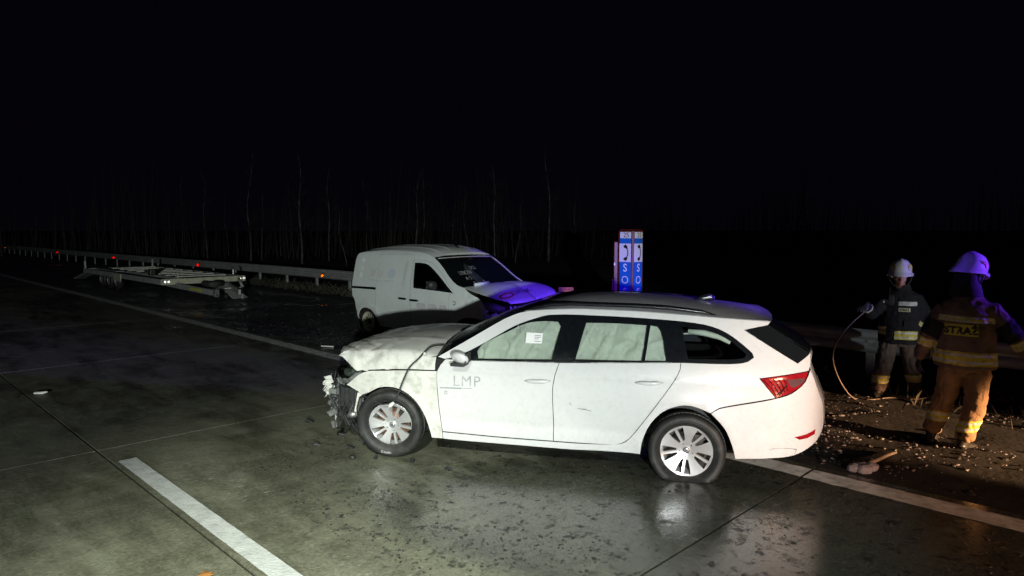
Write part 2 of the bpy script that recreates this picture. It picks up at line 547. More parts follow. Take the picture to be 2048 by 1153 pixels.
def ground_mat(name, dark, light, wet_bias, speck, scale=1.0, stretch=0.35, gritty=0.0):
    # wet road surface: tone, wet and dry areas, pale scuffs and grit, all in world position
    m = bpy.data.materials.new(name)
    m.use_nodes = True
    nt = m.node_tree
    L = nt.links.new
    b = nt.nodes['Principled BSDF']
    geo = nt.nodes.new('ShaderNodeNewGeometry')
    mp = nt.nodes.new('ShaderNodeMapping')
    mp.vector_type = 'TEXTURE'
    mp.inputs['Rotation'].default_value = (0, 0, ROADROT)
    L(geo.outputs['Position'], mp.inputs['Vector'])
    mp2 = nt.nodes.new('ShaderNodeMapping')
    mp2.inputs['Scale'].default_value = (stretch, 1.0, 1.0)
    L(mp.outputs[0], mp2.inputs['Vector'])
    mp3 = nt.nodes.new('ShaderNodeMapping')
    mp3.inputs['Scale'].default_value = (1.0, 0.22, 1.0)
    L(mp.outputs[0], mp3.inputs['Vector'])
    def ns(vec, sc, det=8, ro=0.6, dist=0.0):
        n = nt.nodes.new('ShaderNodeTexNoise')
        n.inputs['Scale'].default_value = sc
        n.inputs['Detail'].default_value = det
        n.inputs['Roughness'].default_value = ro
        n.inputs['Distortion'].default_value = dist
        L(vec, n.inputs['Vector'])
        return n.outputs[0]
    def mr(v, a, b_, c, d):
        r = nt.nodes.new('ShaderNodeMapRange')
        r.interpolation_type = 'SMOOTHSTEP'
        for i, q in enumerate((a, b_, c, d)): r.inputs[i + 1].default_value = q
        L(v, r.inputs[0])
        return r.outputs[0]
    def ma(op, a, c):
        q = nt.nodes.new('ShaderNodeMath')
        q.operation = op
        q.use_clamp = False
        for i, x in enumerate((a, c)):
            if isinstance(x, (int, float)): q.inputs[i].default_value = x
            else: L(x, q.inputs[i])
        return q.outputs[0]
    def mix(fac, c1, c2):
        q = nt.nodes.new('ShaderNodeMixRGB')
        for i, x in zip((0, 1, 2), (fac, c1, c2)):
            if isinstance(x, tuple): q.inputs[i].default_value = (*x, 1)
            elif isinstance(x, (int, float)): q.inputs[i].default_value = x
            else: L(x, q.inputs[i])
        return q.outputs[0]
    P = geo.outputs['Position']
    big = ns(mp2.outputs[0], 0.55 * scale, 6, 0.6, 0.4)
    mid = ns(mp2.outputs[0], 3.2 * scale, 8, 0.65, 0.3)
    fine = ns(P, 38 * scale, 6, 0.7)
    streak = ns(mp3.outputs[0], 5.5 * scale, 9, 0.72, 0.25)
    tone = ma('ADD', ma('MULTIPLY', big, 0.20), ma('ADD', ma('MULTIPLY', ma('ADD', mid, streak), 0.22), ma('MULTIPLY', fine, 0.36)))
    col = mix(mr(tone, 0.38, 0.61, 0, 1), dark, light)
    col = mix(mr(ns(P, 150 * scale, 3, 0.6), 0.55, 0.75, 0, 0.45), col, (0.02, 0.02, 0.017))
    # pale dry scuffs
    sc_mask = mr(ns(mp2.outputs[0], 1.1 * scale, 5, 0.6), 0.50, 0.64, 0, 1)
    sc = mr(ns(mp3.outputs[0], 48 * scale, 8, 0.78, 0.4), 0.54, 0.66, 0, 1)
    scuff = ma('MULTIPLY', ma('MULTIPLY', sc, sc_mask), speck)
    col = mix(scuff, col, (0.34, 0.33, 0.27))
    # dark mud smears
    mud = ma('MULTIPLY', mr(ns(P, 9 * scale, 9, 0.72, 0.5), 0.57, 0.66, 0, 1), mr(ns(P, 0.9, 4, 0.5), 0.45, 0.6, 0, 1))
    sx = nt.nodes.new('ShaderNodeSeparateXYZ')
    L(P, sx.inputs[0])
    dx = ma('DIVIDE', ma('SUBTRACT', sx.outputs[0], 1.7), 2.9)
    dy = ma('DIVIDE', ma('SUBTRACT', sx.outputs[1], 5.1), 1.55)
    rr = ma('ADD', ma('MULTIPLY', dx, dx), ma('MULTIPLY', dy, dy))
    mud = ma('MAXIMUM', ma('MULTIPLY', mud, mr(rr, 0.9, 2.6, 0.6, 0.12)), ma('MULTIPLY', mr(ns(P, 9, 10, 0.78, 0.3), 0.535, 0.60, 0, 1), mr(rr, 0.7, 1.7, 0.9, 0.0)))
    col = mix(mud, col, (0.014, 0.013, 0.012))
    if gritty:
        g = mr(ns(P, 20, 4, 0.7), 0.60, 0.68, 0, gritty)
        col = mix(g, col, (0.42, 0.44, 0.41))
    # puddle on the lane beside the estate car: a shallow wet area with a ragged edge
    pud = mr(ma('ADD', rr, ma('MULTIPLY', ma('SUBTRACT', mid, 0.5), 1.6)), 0.55, 1.15, 1, 0)
    wet = mr(ma('ADD', ma('MULTIPLY', big, 0.6), ma('MULTIPLY', mid, 0.4)), 0.42 - wet_bias, 0.60 - wet_bias, 1, 0)
    wet = ma('MAXIMUM', wet, pud)
    drk = nt.nodes.new('ShaderNodeMixRGB')
    drk.blend_type = 'MULTIPLY'
    drk.inputs[2].default_value = (0.42, 0.43, 0.46, 1)
    L(ma('MAXIMUM', ma('MULTIPLY', pud, 0.9), ma('MULTIPLY', wet, 0.30)), drk.inputs[0])
    L(col, drk.inputs[1])
    L(drk.outputs[0], b.inputs['Base Color'])
    clump = ma('MULTIPLY', mr(ns(P, 6.5, 10, 0.72, 0.5), 0.55, 0.64, 0, 1), 1.0)
    rough = ma('ADD', mr(wet, 0, 1, 0.62, 0.16), ma('ADD', ma('MULTIPLY', scuff, 0.3), ma('ADD', ma('MULTIPLY', clump, 0.25), ma('MULTIPLY', mud, 0.4))))
    L(rough, b.inputs['Roughness'])
    b.inputs['Specular IOR Level'].default_value = 0.5
    bp = nt.nodes.new('ShaderNodeBump')
    bp.inputs['Distance'].default_value = 0.02
    L(mr(wet, 0, 1, 0.45, 0.10), bp.inputs['Strength'])
    hgt = ma('ADD', ma('MULTIPLY', ns(P, 120, 3, 0.6), 0.3), ma('ADD', ma('MULTIPLY', ns(mp.outputs[0], 17, 6, 0.6, 0.5), 0.5), ma('MULTIPLY', clump, 0.35)))
    L(hgt, bp.inputs['Height'])
    L(bp.outputs[0], b.inputs['Normal'])
    return m
M['concrete'] = ground_mat('wet_concrete', (0.080, 0.081, 0.058), (0.205, 0.207, 0.152), 0.03, 1.25)
M['asphalt'] = ground_mat('wet_gritty_asphalt', (0.030, 0.033, 0.033), (0.080, 0.086, 0.082), 0.02, 0.5, 1.6, 0.6, 1.0)
M['road_paint'] = mat('worn_road_paint', (0.52, 0.54, 0.54), 0.5, 0, 0, 0.12, 9, 0.4, 50, dirt=(0.12, 0.115, 0.10), dirt_amt=0.55, dscale=14)
M['edge_paint'] = mat('dirty_edge_line_paint', (0.66, 0.67, 0.64), 0.5, 0, 0, 0.25, 6, 0.5, 50, dirt=(0.06, 0.058, 0.05), dirt_amt=0.9, dscale=9)
M['joint'] = mat('dark_joint_filler', (0.008, 0.008, 0.007), 0.4)
M['joint_pale'] = mat('pale_dusty_joint', (0.26, 0.25, 0.19), 0.8, 0, 0, 0.4, 9)
M['verge'] = mat('dark_verge_soil', (0.005, 0.005, 0.0052), 0.85, 0, 0, 0.6, 5, 0.9, 18, dirt=(0.10, 0.092, 0.098), dirt_amt=0.28, dscale=3.5)
M['field'] = mat('dark_field_grass', (0.022, 0.025, 0.018), 0.95, 0, 0, 0.5, 0.5)

# ================================================================== THE SETTING
field = mk('ground', [(-600, -300, -0.16), (600, -300, -0.16), (600, 900, -0.16), (-600, 900, -0.16)], [(0, 1, 2, 3)], M['field'], smooth=False)
tag(field, kind='structure')
def strip(bm, u0, u1, v0, v1, z0, z1):
    c = uv((u0 + u1) / 2, (v0 + v1) / 2, (z0 + z1) / 2)
    box(bm, c, (abs(u1 - u0), abs(v1 - v0), z1 - z0), ROADROT)
bm = bmesh.new()
strip(bm, -9, 120, -9.6, 6.16, -0.12, -0.02)
road = tag(bmo('road', bm, M['joint']), kind='structure')
LANES = [(-9.6, -5.65), (-5.65, -1.93), (-1.93, 1.765), (1.765, 6.16)]
U0, DU = 2.30, 5.02
for li, (v0, v1) in enumerate(LANES):
    for k in range(-2, 17):
        u0 = U0 + DU * k
        if k > 8 and li < 1: continue
        bm = bmesh.new()
        strip(bm, u0 + 0.008, u0 + DU - 0.008, v0 + 0.012, v1 - 0.012 if li < 3 else v1, -0.045, 0.0)
        bmo('concrete_slab', bm, M['concrete'], road)
        if k > 0:
            bm = bmesh.new()
            strip(bm, u0 - 0.007, u0 + 0.007, v0 + 0.02, v1 - 0.02, -0.02, -0.0015)
            bmo('joint_filler', bm, M['joint_pale'], road)
def sheet(name, u0, u1, v0, v1, z, m, ragged=0.006, step=0.06):
    n = max(2, int((u1 - u0) / step)); vs = []; fs = []
    for i in range(n + 1):
        u = u0 + (u1 - u0) * i / n
        vs.append(uv(u, v0 + ragged * nz(u * 9, v0, 1), z)); vs.append(uv(u, v1 + ragged * nz(u * 9, v1, 5), z))
        if i: fs.append((2 * i - 2, 2 * i, 2 * i + 1, 2 * i - 1))
    return mk(name, vs, fs, m, road, smooth=False)
for k in range(-2, 14):
    u0 = U0 + DU * k
    sheet('edge_line', u0 + 0.01, u0 + DU - 0.01, 5.79, 6.04, 0.004, M['edge_paint'], 0.012, 0.05 if k < 5 else 0.6)
for u0 in (2.4, 14.6, 26.8):
    sheet('lane_dash', u0, u0 + 4.45, 1.815, 1.965, 0.004, M['road_paint'], 0.004)
# hard shoulder and lay-by of gritty asphalt
sh = [(4.9, 6.17), (6.4, 7.6), (9.5, 10.3), (14, 11.15), (22, 11.3), (45, 11.2), (120, 11.1), (120, 6.17)]
tag(mk('hard_shoulder', [uv(a, b, -0.006) for a, b in sh] + [uv(a, b, -0.2) for a, b in sh],
       [tuple(range(len(sh) - 1, -1, -1))] + [(i, (i + 1) % 8, (i + 1) % 8 + 8, i + 8) for i in range(8)], M['asphalt'], smooth=False), kind='structure')
# verge: lumpy mud sloping away behind the barrier
def verge_z(u, v):
    inside = sstep(0, 1.5, (u - 4.9) * 0.9 - max(0, v - 6.1) * 0.95) if v < 11.2 else 0
    if u > 13: inside = 1 if v < 11.1 else 0
    z = 0.005 + 0.045 * nz(u, v, 0, 1.4) + 0.03 * nz(u, v, 3, 4.1) + 0.012 * nz(u, v, 9, 11) + 0.03 * sstep(6.2, 7.5, v)
    z *= sstep(6.15, 6.6, v)
    z -= 0.75 * sstep(12.5, 19, v)
    return z * (1 - inside) - 0.10 * inside
vs, fs = [], []
ug = [-12 + 0.16 * i for i in range(125)] + [8 + 0.8 * i for i in range(1, 115)]
vg = [6.165 + 0.13 * i for i in range(46)] + [12.1 + 1.2 * i for i in range(1, 24)]
for u in ug:
    for v in vg: vs.append(uv(u, v, verge_z(u, v)))
nv = len(vg)
for i in range(len(ug) - 1):
    for j in range(nv - 1):
        fs.append((i * nv + j, (i + 1) * nv + j, (i + 1) * nv + j + 1, i * nv + j + 1))
tag(mk('verge', vs, [tuple(reversed(f)) for f in fs], M['verge']), kind='structure')
# lumps of old snow and clods lying on the verge
def lumps(name, n, area, sizes, m, thr, flat=0.55, seed=1, zf=verge_z):
    rnd = random.Random(seed)
    base = bmesh.new(); bmesh.ops.create_icosphere(base, subdivisions=1, radius=1.0)
    bv = [v.co.copy() for v in base.verts]; bf = [[v.index for v in f.verts] for f in base.faces]
    base.free()
    vs, fs = [], []
    while n > 0:
        u = rnd.uniform(*area[0]); v = rnd.uniform(*area[1])
        if nz(u, v, 4.4, 0.9) + 0.5 * nz(u, v, 1.4, 3.1) < thr: n -= 0.2; continue
        n -= 1
        s = sizes[0] * (sizes[1] / sizes[0]) ** (rnd.random() ** 2.2)
        a = rnd.uniform(0, 6.28); sx, sy = s * rnd.uniform(0.6, 1.5), s * rnd.uniform(0.6, 1.2)
        k = len(vs); c = uv(u, v, zf(u, v) + s * 0.12)
        for q in bv:
            w = 1 + 0.5 * nz(q.x * 1.7 + u * 9, q.y * 1.7 + v * 9, q.z * 1.7)
            x, y = q.x * sx * w, q.y * sy * w
            vs.append(c + Vector((x * math.cos(a) - y * math.sin(a), x * math.sin(a) + y * math.cos(a), q.z * s * flat * w)))
        fs += [[i + k for i in f] for f in bf]
    return tag(mk(name, vs, fs, m, smooth=False), kind='stuff')
lumps('snow', 3000, ((-3.5, 5.2), (6.35, 9.6)), (0.005, 0.026), M['snow'], 0.14, 0.5, 3)
lumps('dirt', 1500, ((-3.5, 5.0), (6.2, 9.8)), (0.008, 0.035), M['soil'], -0.2, 0.6, 4)
lumps('mud', 4200, ((0.6, 6.2), (2.4, 5.75)), (0.003, 0.014), M['soil'], 0.02, 0.45, 5, lambda u, v: 0.0)
lumps('grit', 3200, ((5.5, 20), (6.2, 9.5)), (0.003, 0.011), M['snow'], -0.1, 0.5, 6, lambda u, v: -0.004)
# dead grass along the barrier
rnd = random.Random(11)
vs, fs = [], []
for i in range(9000):
    u = rnd.uniform(-4, 34)
    base = 9.9 if u < 5 else (9.9 + (u - 5) * 0.23 if u < 13 else 11.75)
    v = base + rnd.gauss(0.1, 0.45)
    if u > 9 and v < 11.2: v = 11.25 + rnd.random() * 0.8
    p = uv(u, v, verge_z(u, v)); h = rnd.uniform(0.05, 0.22); a = rnd.uniform(0, 6.28); l = h * rnd.uniform(0.2, 1.1)
    d = Vector((math.cos(a), math.sin(a), 0)); w = Vector((-d.y, d.x, 0)) * 0.006
    k = len(vs)
    vs += [p - w, p + w, p + d * l * 0.4 + w * 0.7 + Vector((0, 0, h * 0.7)), p + d * l + Vector((0, 0, h))]
    fs += [(k, k + 1, k + 2), (k, k + 2, k + 3)]
tag(mk('grass', vs, fs, M['straw'], smooth=False), kind='stuff')

# ------------------------------------------------------------------ crash barrier
RAIL = [(-14, 9.93), (-5, 9.93), (1, 9.93), (5.2, 10.0), (9, 10.95), (13, 11.7), (17, 11.92), (22, 11.95), (40, 11.5), (110, 11.2)]
RAILC = curve_pts([Vector((a, b)) for a, b in RAIL], 0.5, 40, closed=False)
def rail_at(dist):
    d = 0
    for a, b in zip(RAILC, RAILC[1:]):
        l = (b - a).length
        if d + l >= dist: return a + (b - a) * ((dist - d) / l), (b - a).normalized()
        d += l
    return RAILC[-1], (RAILC[-1] - RAILC[-2]).normalized()
RLEN = sum((b - a).length for a, b in zip(RAILC, RAILC[1:]))
PROF = [(0.012, 0.445), (-0.012, 0.455), (-0.055, 0.49), (-0.06, 0.525), (-0.03, 0.56), (0.02, 0.585), (0.02, 0.615), (-0.03, 0.64), (-0.06, 0.675), (-0.055, 0.71), (-0.012, 0.745), (0.012, 0.755)]
bar = tag(empty('guard_rail', uv(5, 10, 0)), 'long galvanised steel crash barrier on posts behind the cars and firefighters', 'crash barrier')
bpy.context.view_layer.update()
def bar_part(name, vs, fs, m, smooth=True):
    o = mk(name, [Vector(v) - bar.location for v in vs], fs, m, bar, smooth)
    return o
d = 0.0
while d < RLEN - 0.5:
    e = min(d + 4.0, RLEN); vs, fs = [], []
    for i in range(5):
        c, t = rail_at(d + (e - d) * i / 4); nrm = Vector((-t.y, t.x))
        for (o_, z) in PROF:
            q = c + nrm * (o_ + (0.004 if i == 4 else 0.0)); vs.append(uv(q.x, q.y, z + 0.004 * nz(d, i)))
    w = len(PROF)
    for i in range(4):
        for j in range(w - 1): fs.append((i * w + j, i * w + j + 1, (i + 1) * w + j + 1, (i + 1) * w + j))
    o = bar_part('rail_segment', vs, fs, M['galv'])
    solid(o, 0.004)
    d += 4.0
d = 0.62
while d < RLEN:
    c, t = rail_at(d); nrm = Vector((-t.y, t.x)); q = c + nrm * 0.085
    bm = bmesh.new()
    rot = ROADROT - math.atan2(t.y, t.x)
    box(bm, uv(q.x, q.y, 0.19) - bar.location, (0.11, 0.055, 0.98), rot, 0.008)
    box(bm, uv(q.x - nrm.x * 0.045, q.y - nrm.y * 0.045, 0.6) - bar.location, (0.07, 0.05, 0.14), rot)
    bmo('post', bm, M['galv'], bar)
    d += 2.06
def corner_cube(name, pos, axis, L_, m, parent, back=True):
    a = Vector(axis).normalized(); p, q = frame_of(a)
    es = [(a / math.sqrt(3) + (p * math.cos(t) + q * math.sin(t)) * math.sqrt(2 / 3)).normalized() for t in (math.pi / 2, math.pi / 2 + 2.0944, math.pi / 2 + 4.18879)]
    P0 = Vector(pos) - a * (L_ / math.sqrt(3))
    vs = [P0] + [P0 + e * L_ for e in es]
    return mk(name, vs, [(0, 1, 2), (0, 2, 3), (0, 3, 1)], m, parent, smooth=False)
CAMP = Vector((0.4, -2.0, 2.2))
for d, m in ((35.0, 'retro_amber'), (45.0, 'retro_red'), (56.2, 'retro_red'), (68.2, 'retro_red'), (85.5, 'retro_amber')):
    ux = d - 14
    c, t = rail_at(d); nrm = Vector((-t.y, t.x)); q = c - nrm * 0.07
    w = uv(q.x, q.y, 0.55)
    h_ = empty('reflector', w - bar.location); h_.parent = bar
    bm = bmesh.new(); box(bm, (0, 0, 0), (0.05, 0.05, 0.13), ROADROT, 0.005)
    hb = bmo('reflector', bm, M['plastic'], bar); hb.location = w - bar.location + Vector((0, 0.06, 0)); bpy.data.objects.remove(h_)
    corner_cube('reflector_lens', Vector((0, -0.10, 0)), CAMP - w, 0.085 + ux * 0.0011, M[m], hb)

# ------------------------------------------------------------------ emergency telephone column
sos = empty('emergency_phone_column', (2.61, 15.2, 0), 0, 'red emergency telephone column with blue and white SOS panels beyond the barrier', 'emergency phone')
FP = [(-0.27, 0.02), (-0.01, -0.24), (0.01, -0.24), (0.27, 0.02), (0.27, 0.30), (-0.27, 0.30)]
bm = bmesh.new()
lo = [bm.verts.new((x, y, 0)) for x, y in FP]; hi = [bm.verts.new((x, y, 2.06)) for x, y in FP]
for i in range(6): bm.faces.new((lo[i], lo[(i + 1) % 6], hi[(i + 1) % 6], hi[i]))
bm.faces.new(hi); bm.faces.new(list(reversed(lo)))
bmesh.ops.bevel(bm, geom=list(bm.edges), offset=0.012, segments=2, affect='EDGES')
bmo('column_body', bm, M['sosred'], sos)
bm = bmesh.new()
t0 = [bm.verts.new((x * 1.04, y * 1.04 - 0.0, 2.062)) for x, y in FP]; t1 = [bm.verts.new((x * 0.8, y * 0.8 + 0.02, 2.10)) for x, y in FP]
for i in range(6): bm.faces.new((t0[i], t0[(i + 1) % 6], t1[(i + 1) % 6], t1[i]))
bm.faces.new(t1); bm.faces.new(list(reversed(t0)))
bmo('column_cap', bm, M['sosred'], sos)
bm = bmesh.new(); box(bm, (-0.315, 0.19, 0.91), (0.09, 0.22, 1.82), None, 0.015); bmo('side_cabinet', bm, M['sosred'], sos)
bm = bmesh.new(); box(bm, (-0.375, 0.15, 0.5), (0.03, 0.06, 1.0), None, 0.01); bmo('side_rail', bm, M['sosred'], sos)
bm = bmesh.new(); box(bm, (-0.345, 0.075, 1.33), (0.03, 0.02, 0.07), None, 0.004); bmo('lock_plate', bm, M['steel'], sos)
for fi, (a, b, nrm) in enumerate((((-0.27, 0.02), (-0.01, -0.24), (-0.7071, -0.7071)), ((0.01, -0.24), (0.27, 0.02), (0.7071, -0.7071)))):
    a = Vector(a); b = Vector(b); nn = Vector(nrm); wid = (b - a).length; t = (b - a) / wid
    def fp(x, z, off=0.0, a=a, t=t, nn=nn, wid=wid):
        q = a + t * (wid / 2 + x) + nn * (0.004 + off)
        return Vector((q.x, q.y, z))
    def plate(name, x0, x1, z0, z1, m, off=0.0):
        vs = [fp(x0, z0, off), fp(x1, z0, off), fp(x1, z1, off), fp(x0, z1, off)]
        vs += [fp(x0, z0, off - 0.006), fp(x1, z0, off - 0.006), fp(x1, z1, off - 0.006), fp(x0, z1, off - 0.006)]
        return mk(name, vs, [(0, 1, 2, 3), (0, 4, 5, 1), (1, 5, 6, 2), (2, 6, 7, 3), (3, 7, 4, 0)], m, sos, False)
    hw = 0.145
    num = plate('number_panel', -hw, hw, 1.90, 2.035, M['white'])
    plate('blue_band', -hw, hw, 1.788, 1.897, M['sosblue'])
    ph = plate('phone_panel', -hw - 0.012, hw, 1.385, 1.785, M['white'], 0.002)
    lp = plate('sos_panel', -hw, hw, 0.42, 1.381, M['sosblue'])
    lettering('number', '25', 0.15, lambda x, y: fp(x + 0.02, 1.965 + y, 0.004), M['print_black'], num)
    for z, ch in ((1.25, 'S'), (0.985, 'O'), (0.72, 'S')):
        lettering('letter', ch, 0.24, lambda x, y, z=z: fp(x, z + y, 0.004), M['white'], lp, bold=0.004 if ch == 'S' else 0.0)
    # telephone handset
    vs, fs = [], []
    N = 22
    for i in range(N + 1):
        s = i / N
        ang = R(62 - 124 * s)
        cx_, cz_ = -0.075 + 0.155 * math.cos(ang) * 0.95, 1.585 + 0.175 * math.sin(ang)
        w = 0.016 + 0.030 * (sstep(0.76, 0.84, s) + sstep(0.24, 0.16, s))
        e = Vector((math.cos(ang), math.sin(ang)))
        vs += [fp(cx_ - w * 1.15 + 0.004, cz_ - e.y * w * 0.5, 0.007), fp(cx_ + e.x * w * 0.7, cz_ + e.y * w * 0.7, 0.007)]
        if i: fs.append((2 * i - 2, 2 * i, 2 * i + 1, 2 * i - 1))
    mk('handset_symbol', vs, fs, M['print_black'], ph, False)
# small yellow plate on a stake left of the column
yp = empty('marker_plate', (1.02, 13.0, 0), 0, 'small yellow plate on a short stake left of the red phone column', 'marker')
bm = bmesh.new(); box(bm, (0, 0, 0.965), (0.285, 0.012, 0.085), None, 0.003); yb = bmo('plate', bm, mat('yellow_plate_film', (0.42, 0.23, 0.02), 0.5, 0, 0, 0.2, 9), yp)
bm = bmesh.new()
for x in (-0.10, -0.055, -0.01, 0.05, 0.095): box(bm, (x, -0.009, 0.965), (0.012, 0.002, 0.045))
bmo('print', bm, M['print_black'], yb)
bm = bmesh.new(); tube(bm, [(0, 0.022, -0.2), (0, 0.022, 0.99)], 0.014); bmo('stake', bm, M['galv'], yp)

# ------------------------------------------------------------------ bare birches beyond the barrier
def make_tree(seed, h, lean, kind):
    rnd = random.Random(seed)
    t = empty('birch_tree' if kind else 'young_tree', (0, 0, 0))
    bm = bmesh.new(); pts = []; n = 9
    for i in range(n):
        s = i / (n - 1)
        pts.append(Vector((lean * 3 * s * s * h + 0.9 * nz(seed * 1.7, s * 2.6) * (s + 0.2), 0.5 * nz(seed + 9.3, s * 3) * s, s * h - 0.3)))
    r0 = 0.0092 * h * rnd.uniform(0.8, 1.2)
    tube(bm, pts, [r0 * (1 - 0.93 * i / (n - 1)) + 0.006 for i in range(n)], 7)
    bmo('trunk', bm, M['bark'], t, True)
    vs, es = bmesh.new(), 0
    def branch(p, d, l, r, depth):
        q = p; ps = [p.copy()]
        for k in range(4):
            d = (d + Vector((rnd.uniform(-.25, .25), rnd.uniform(-.25, .25), rnd.uniform(-.12, .2)))).normalized()
            q = q + d * (l / 4); ps.append(q.copy())
        tube(vs, ps, [r, r * .8, r * .6, r * .4, r * .2], 4)
        if depth > 0:
            for k in range(4):
                b = ps[rnd.randint(1, 4)]
                branch(b, (d + Vector((rnd.uniform(-1, 1), rnd.uniform(-1, 1), rnd.uniform(-.3, .7))) * .8).normalized(), l * .5, r * .45, depth - 1)
    for i in range(int(8 + h * 1.3)):
        s = rnd.uniform(0.3, 0.97); f = s * (n - 1); k = int(f)
        p = pts[k].lerp(pts[min(k + 1, n - 1)], f - k); a = rnd.uniform(0, 6.28)
        branch(p, Vector((math.cos(a), math.sin(a), rnd.uniform(0.4, 1.2))).normalized(), h * 0.20 * (1.15 - s), 0.008 * h * 0.2 * (1.3 - s) + 0.008, 2)
    bmo('crown', vs, M['twig'], t, True)
    return t
# the dark wood behind them: thin stems and brush that read as one mass
rnd = random.Random(31)
vs, fs = [], []
def sliver(p, q, w):
    d = (q - p).normalized(); a = Vector((1, 0, 0)) if abs(d.x) < 0.8 else Vector((0, 1, 0)); a = (a - d * a.dot(d)).normalized() * w
    b_ = d.cross(a); k = len(vs)
    vs.extend([p + a, p - a * 0.5 + b_ * 0.87, p - a * 0.5 - b_ * 0.87, q]); fs.extend([(k, k + 1, k + 3), (k + 1, k + 2, k + 3), (k + 2, k, k + 3)])
for i in range(2600):
    az = R(rnd.uniform(-56, 44)); Y = rnd.uniform(52, 84); p = Vector((math.tan(az) * Y, Y, -0.9))
    h = rnd.uniform(1.5, 4) if rnd.random() < 0.45 else rnd.uniform(4, 11) * (0.7 + 0.5 * nz(az * 9, 0, 2))
    q = p + Vector((rnd.uniform(-.12, .12) * h, rnd.uniform(-.1, .1) * h, h)); sliver(p, q, 0.012 + 0.006 * h)
    for k in range(int(2 + h * 0.7)):
        s = rnd.uniform(0.3, 0.95); b0 = p.lerp(q, s); l = h * rnd.uniform(.08, .28) * (1.2 - s)
        sliver(b0, b0 + Vector((rnd.uniform(-1, 1), rnd.uniform(-1, 1), rnd.uniform(.2, 1.3))) * l, 0.014)
tag(mk('forest', vs, fs, M['twig'], smooth=False), kind='stuff')
def rayx(px, Y): return (px - 1024) / 1390 * Y
protos = [make_tree(s, h, l, 1) for s, h, l in ((1, 11, -0.02), (2, 13, 0.012), (3, 9.5, -0.035), (4, 12, 0.03))]
TREES = [(415, 52, 0), (498, 47, 3), (522, 50, 2), (602, 45, 1), (655, 49, 0), (690, 43, 2), (780, 56, 0), (832, 44, 1), (845, 47, 3), (905, 55, 1), (935, 50, 2), (990, 42, 0), (1032, 46, 2), (1098, 48, 1), (1150, 57, 3), (560, 58, 1), (455, 60, 2), (365, 58, 1), (735, 60, 3), (1330, 60, 0), (1480, 64, 1), (1600, 62, 3)]
SIDE = ['tall bare birch beyond the barrier, leaning crown', 'bare birch trunk standing in the dark beyond the barrier', 'slim leaning birch in the dark beyond the barrier', 'forked bare birch in the dark beyond the barrier']
used = set()
for px, Y, k in TREES:
    t = protos[k] if k not in used else copy_tree(protos[k]); used.add(k)
    t.location = (rayx(px, Y), Y, -0.9)
    t.rotation_euler = (0, 0, (px * 7.3) % 6.28 if px != 415 else 0)
    s = 0.40 + (px * 13 % 40) / 120
    t.scale = (s, s, s)
    tag(t, 'bare pale-barked birch among the dark trees beyond the barrier', 'tree', 'bare trees beyond the barrier')

# ================================================================== THE WHITE ESTATE CAR
ES = [(.12,.835),(.21,.858),(.3,.875),(.5,.893),(.7,.902),(.8,.9),(.86,.893),(.93,.878),(.98,.862),(1.1,.812),(1.25,.742),(1.36,.68),(1.42,.635),(1.48,.57)]
EP = [(-2.46,.50),(-2.4,.64),(-2.32,.76),(-2.2,.85),(-2.0,.925),(-1.75,.972),(-1.4,.997),(-1.,1.),(.8,1.),(1.1,.993),(1.4,.972),(1.6,.945),(1.8,.90),(2.,.83),(2.2,.70)]
def crumple(x, z):
    k = sstep(1.12, 1.7, x)
    return k * (0.020 * nz(x, z, 2, 6) + 0.014 * nz(x, z, 7, 14) - 0.016 * abs(nz(x, z, 5, 9)))
def west(x, z):
    w = lerp_t(ES, z) * lerp_t(EP, x)
    for ax in (1.327, -1.328):                                  # flared lips round the wheel arches
        r = math.hypot(x - ax, z - 0.30)
        w += 0.014 * math.exp(-((r - 0.375) / 0.05) ** 2)
    w += 0.006 * math.exp(-((z - 0.855) / 0.018) ** 2) * sstep(1.5, 1.2, x)     # shoulder crease
    w -= 0.010 * math.exp(-((z - 0.40) / 0.05) ** 2) * sstep(-1.0, -0.7, x) * sstep(0.9, 0.7, x)
    # dents in the rear door and the corner of the rear wing
    w -= 0.012 * math.exp(-(((x + 0.45) / 0.16) ** 2 + ((z - 0.47) / 0.12) ** 2))
    w -= 0.006 * math.exp(-(((x + 1.98) / 0.1) ** 2 + ((z - 0.50) / 0.06) ** 2))
    return w + crumple(x, z)
est = empty('estate_car', (0.3763, 6.7696, 0), R(165.398), 'white estate car with wrecked front end in the foreground', 'car')
APIL = [(0.854, 0.957), (0.612, 1.099), (0.366, 1.247), (0.237, 1.318), (0.097, 1.366), (-0.309, 1.4), (-0.58, 1.402), (-0.871, 1.397), (-1.155, 1.386), (-1.432, 1.371), (-1.548, 1.364), (-1.77, 1.353), (-1.976, 1.342)]
DLO = [(0.765, 0.945), (0.485, 0.943), (-0.257, 0.960), (-0.75, 0.982), (-1.27, 1.005), (-1.676, 1.011), (-1.794, 1.031), (-1.84, 1.064), (-1.827, 1.096), (-1.676, 1.216), (-1.569, 1.272), (-1.433, 1.307), (-1.143, 1.332), (-0.585, 1.349), (-0.138, 1.343), (0.037, 1.295), (0.167, 1.245), (0.381, 1.12), (0.665, 0.966)]
SEAMC = [(-1.27, 1.005), (-1.265, 0.952), (-1.227, 0.87), (-1.11, 0.69), (-0.987, 0.514), (-0.862, 0.342), (-0.792, 0.291)]
ARCHR = [(-1.513, 0.607), (-1.379, 0.656), (-1.271, 0.656), (-1.137, 0.597), (-1.029, 0.473), (-0.968, 0.32), (-0.954, 0.211)]
TAILL = [(-1.886, 0.903), (-2.272, 0.957), (-2.244, 0.879), (-2.137, 0.789), (-2.013, 0.749)]
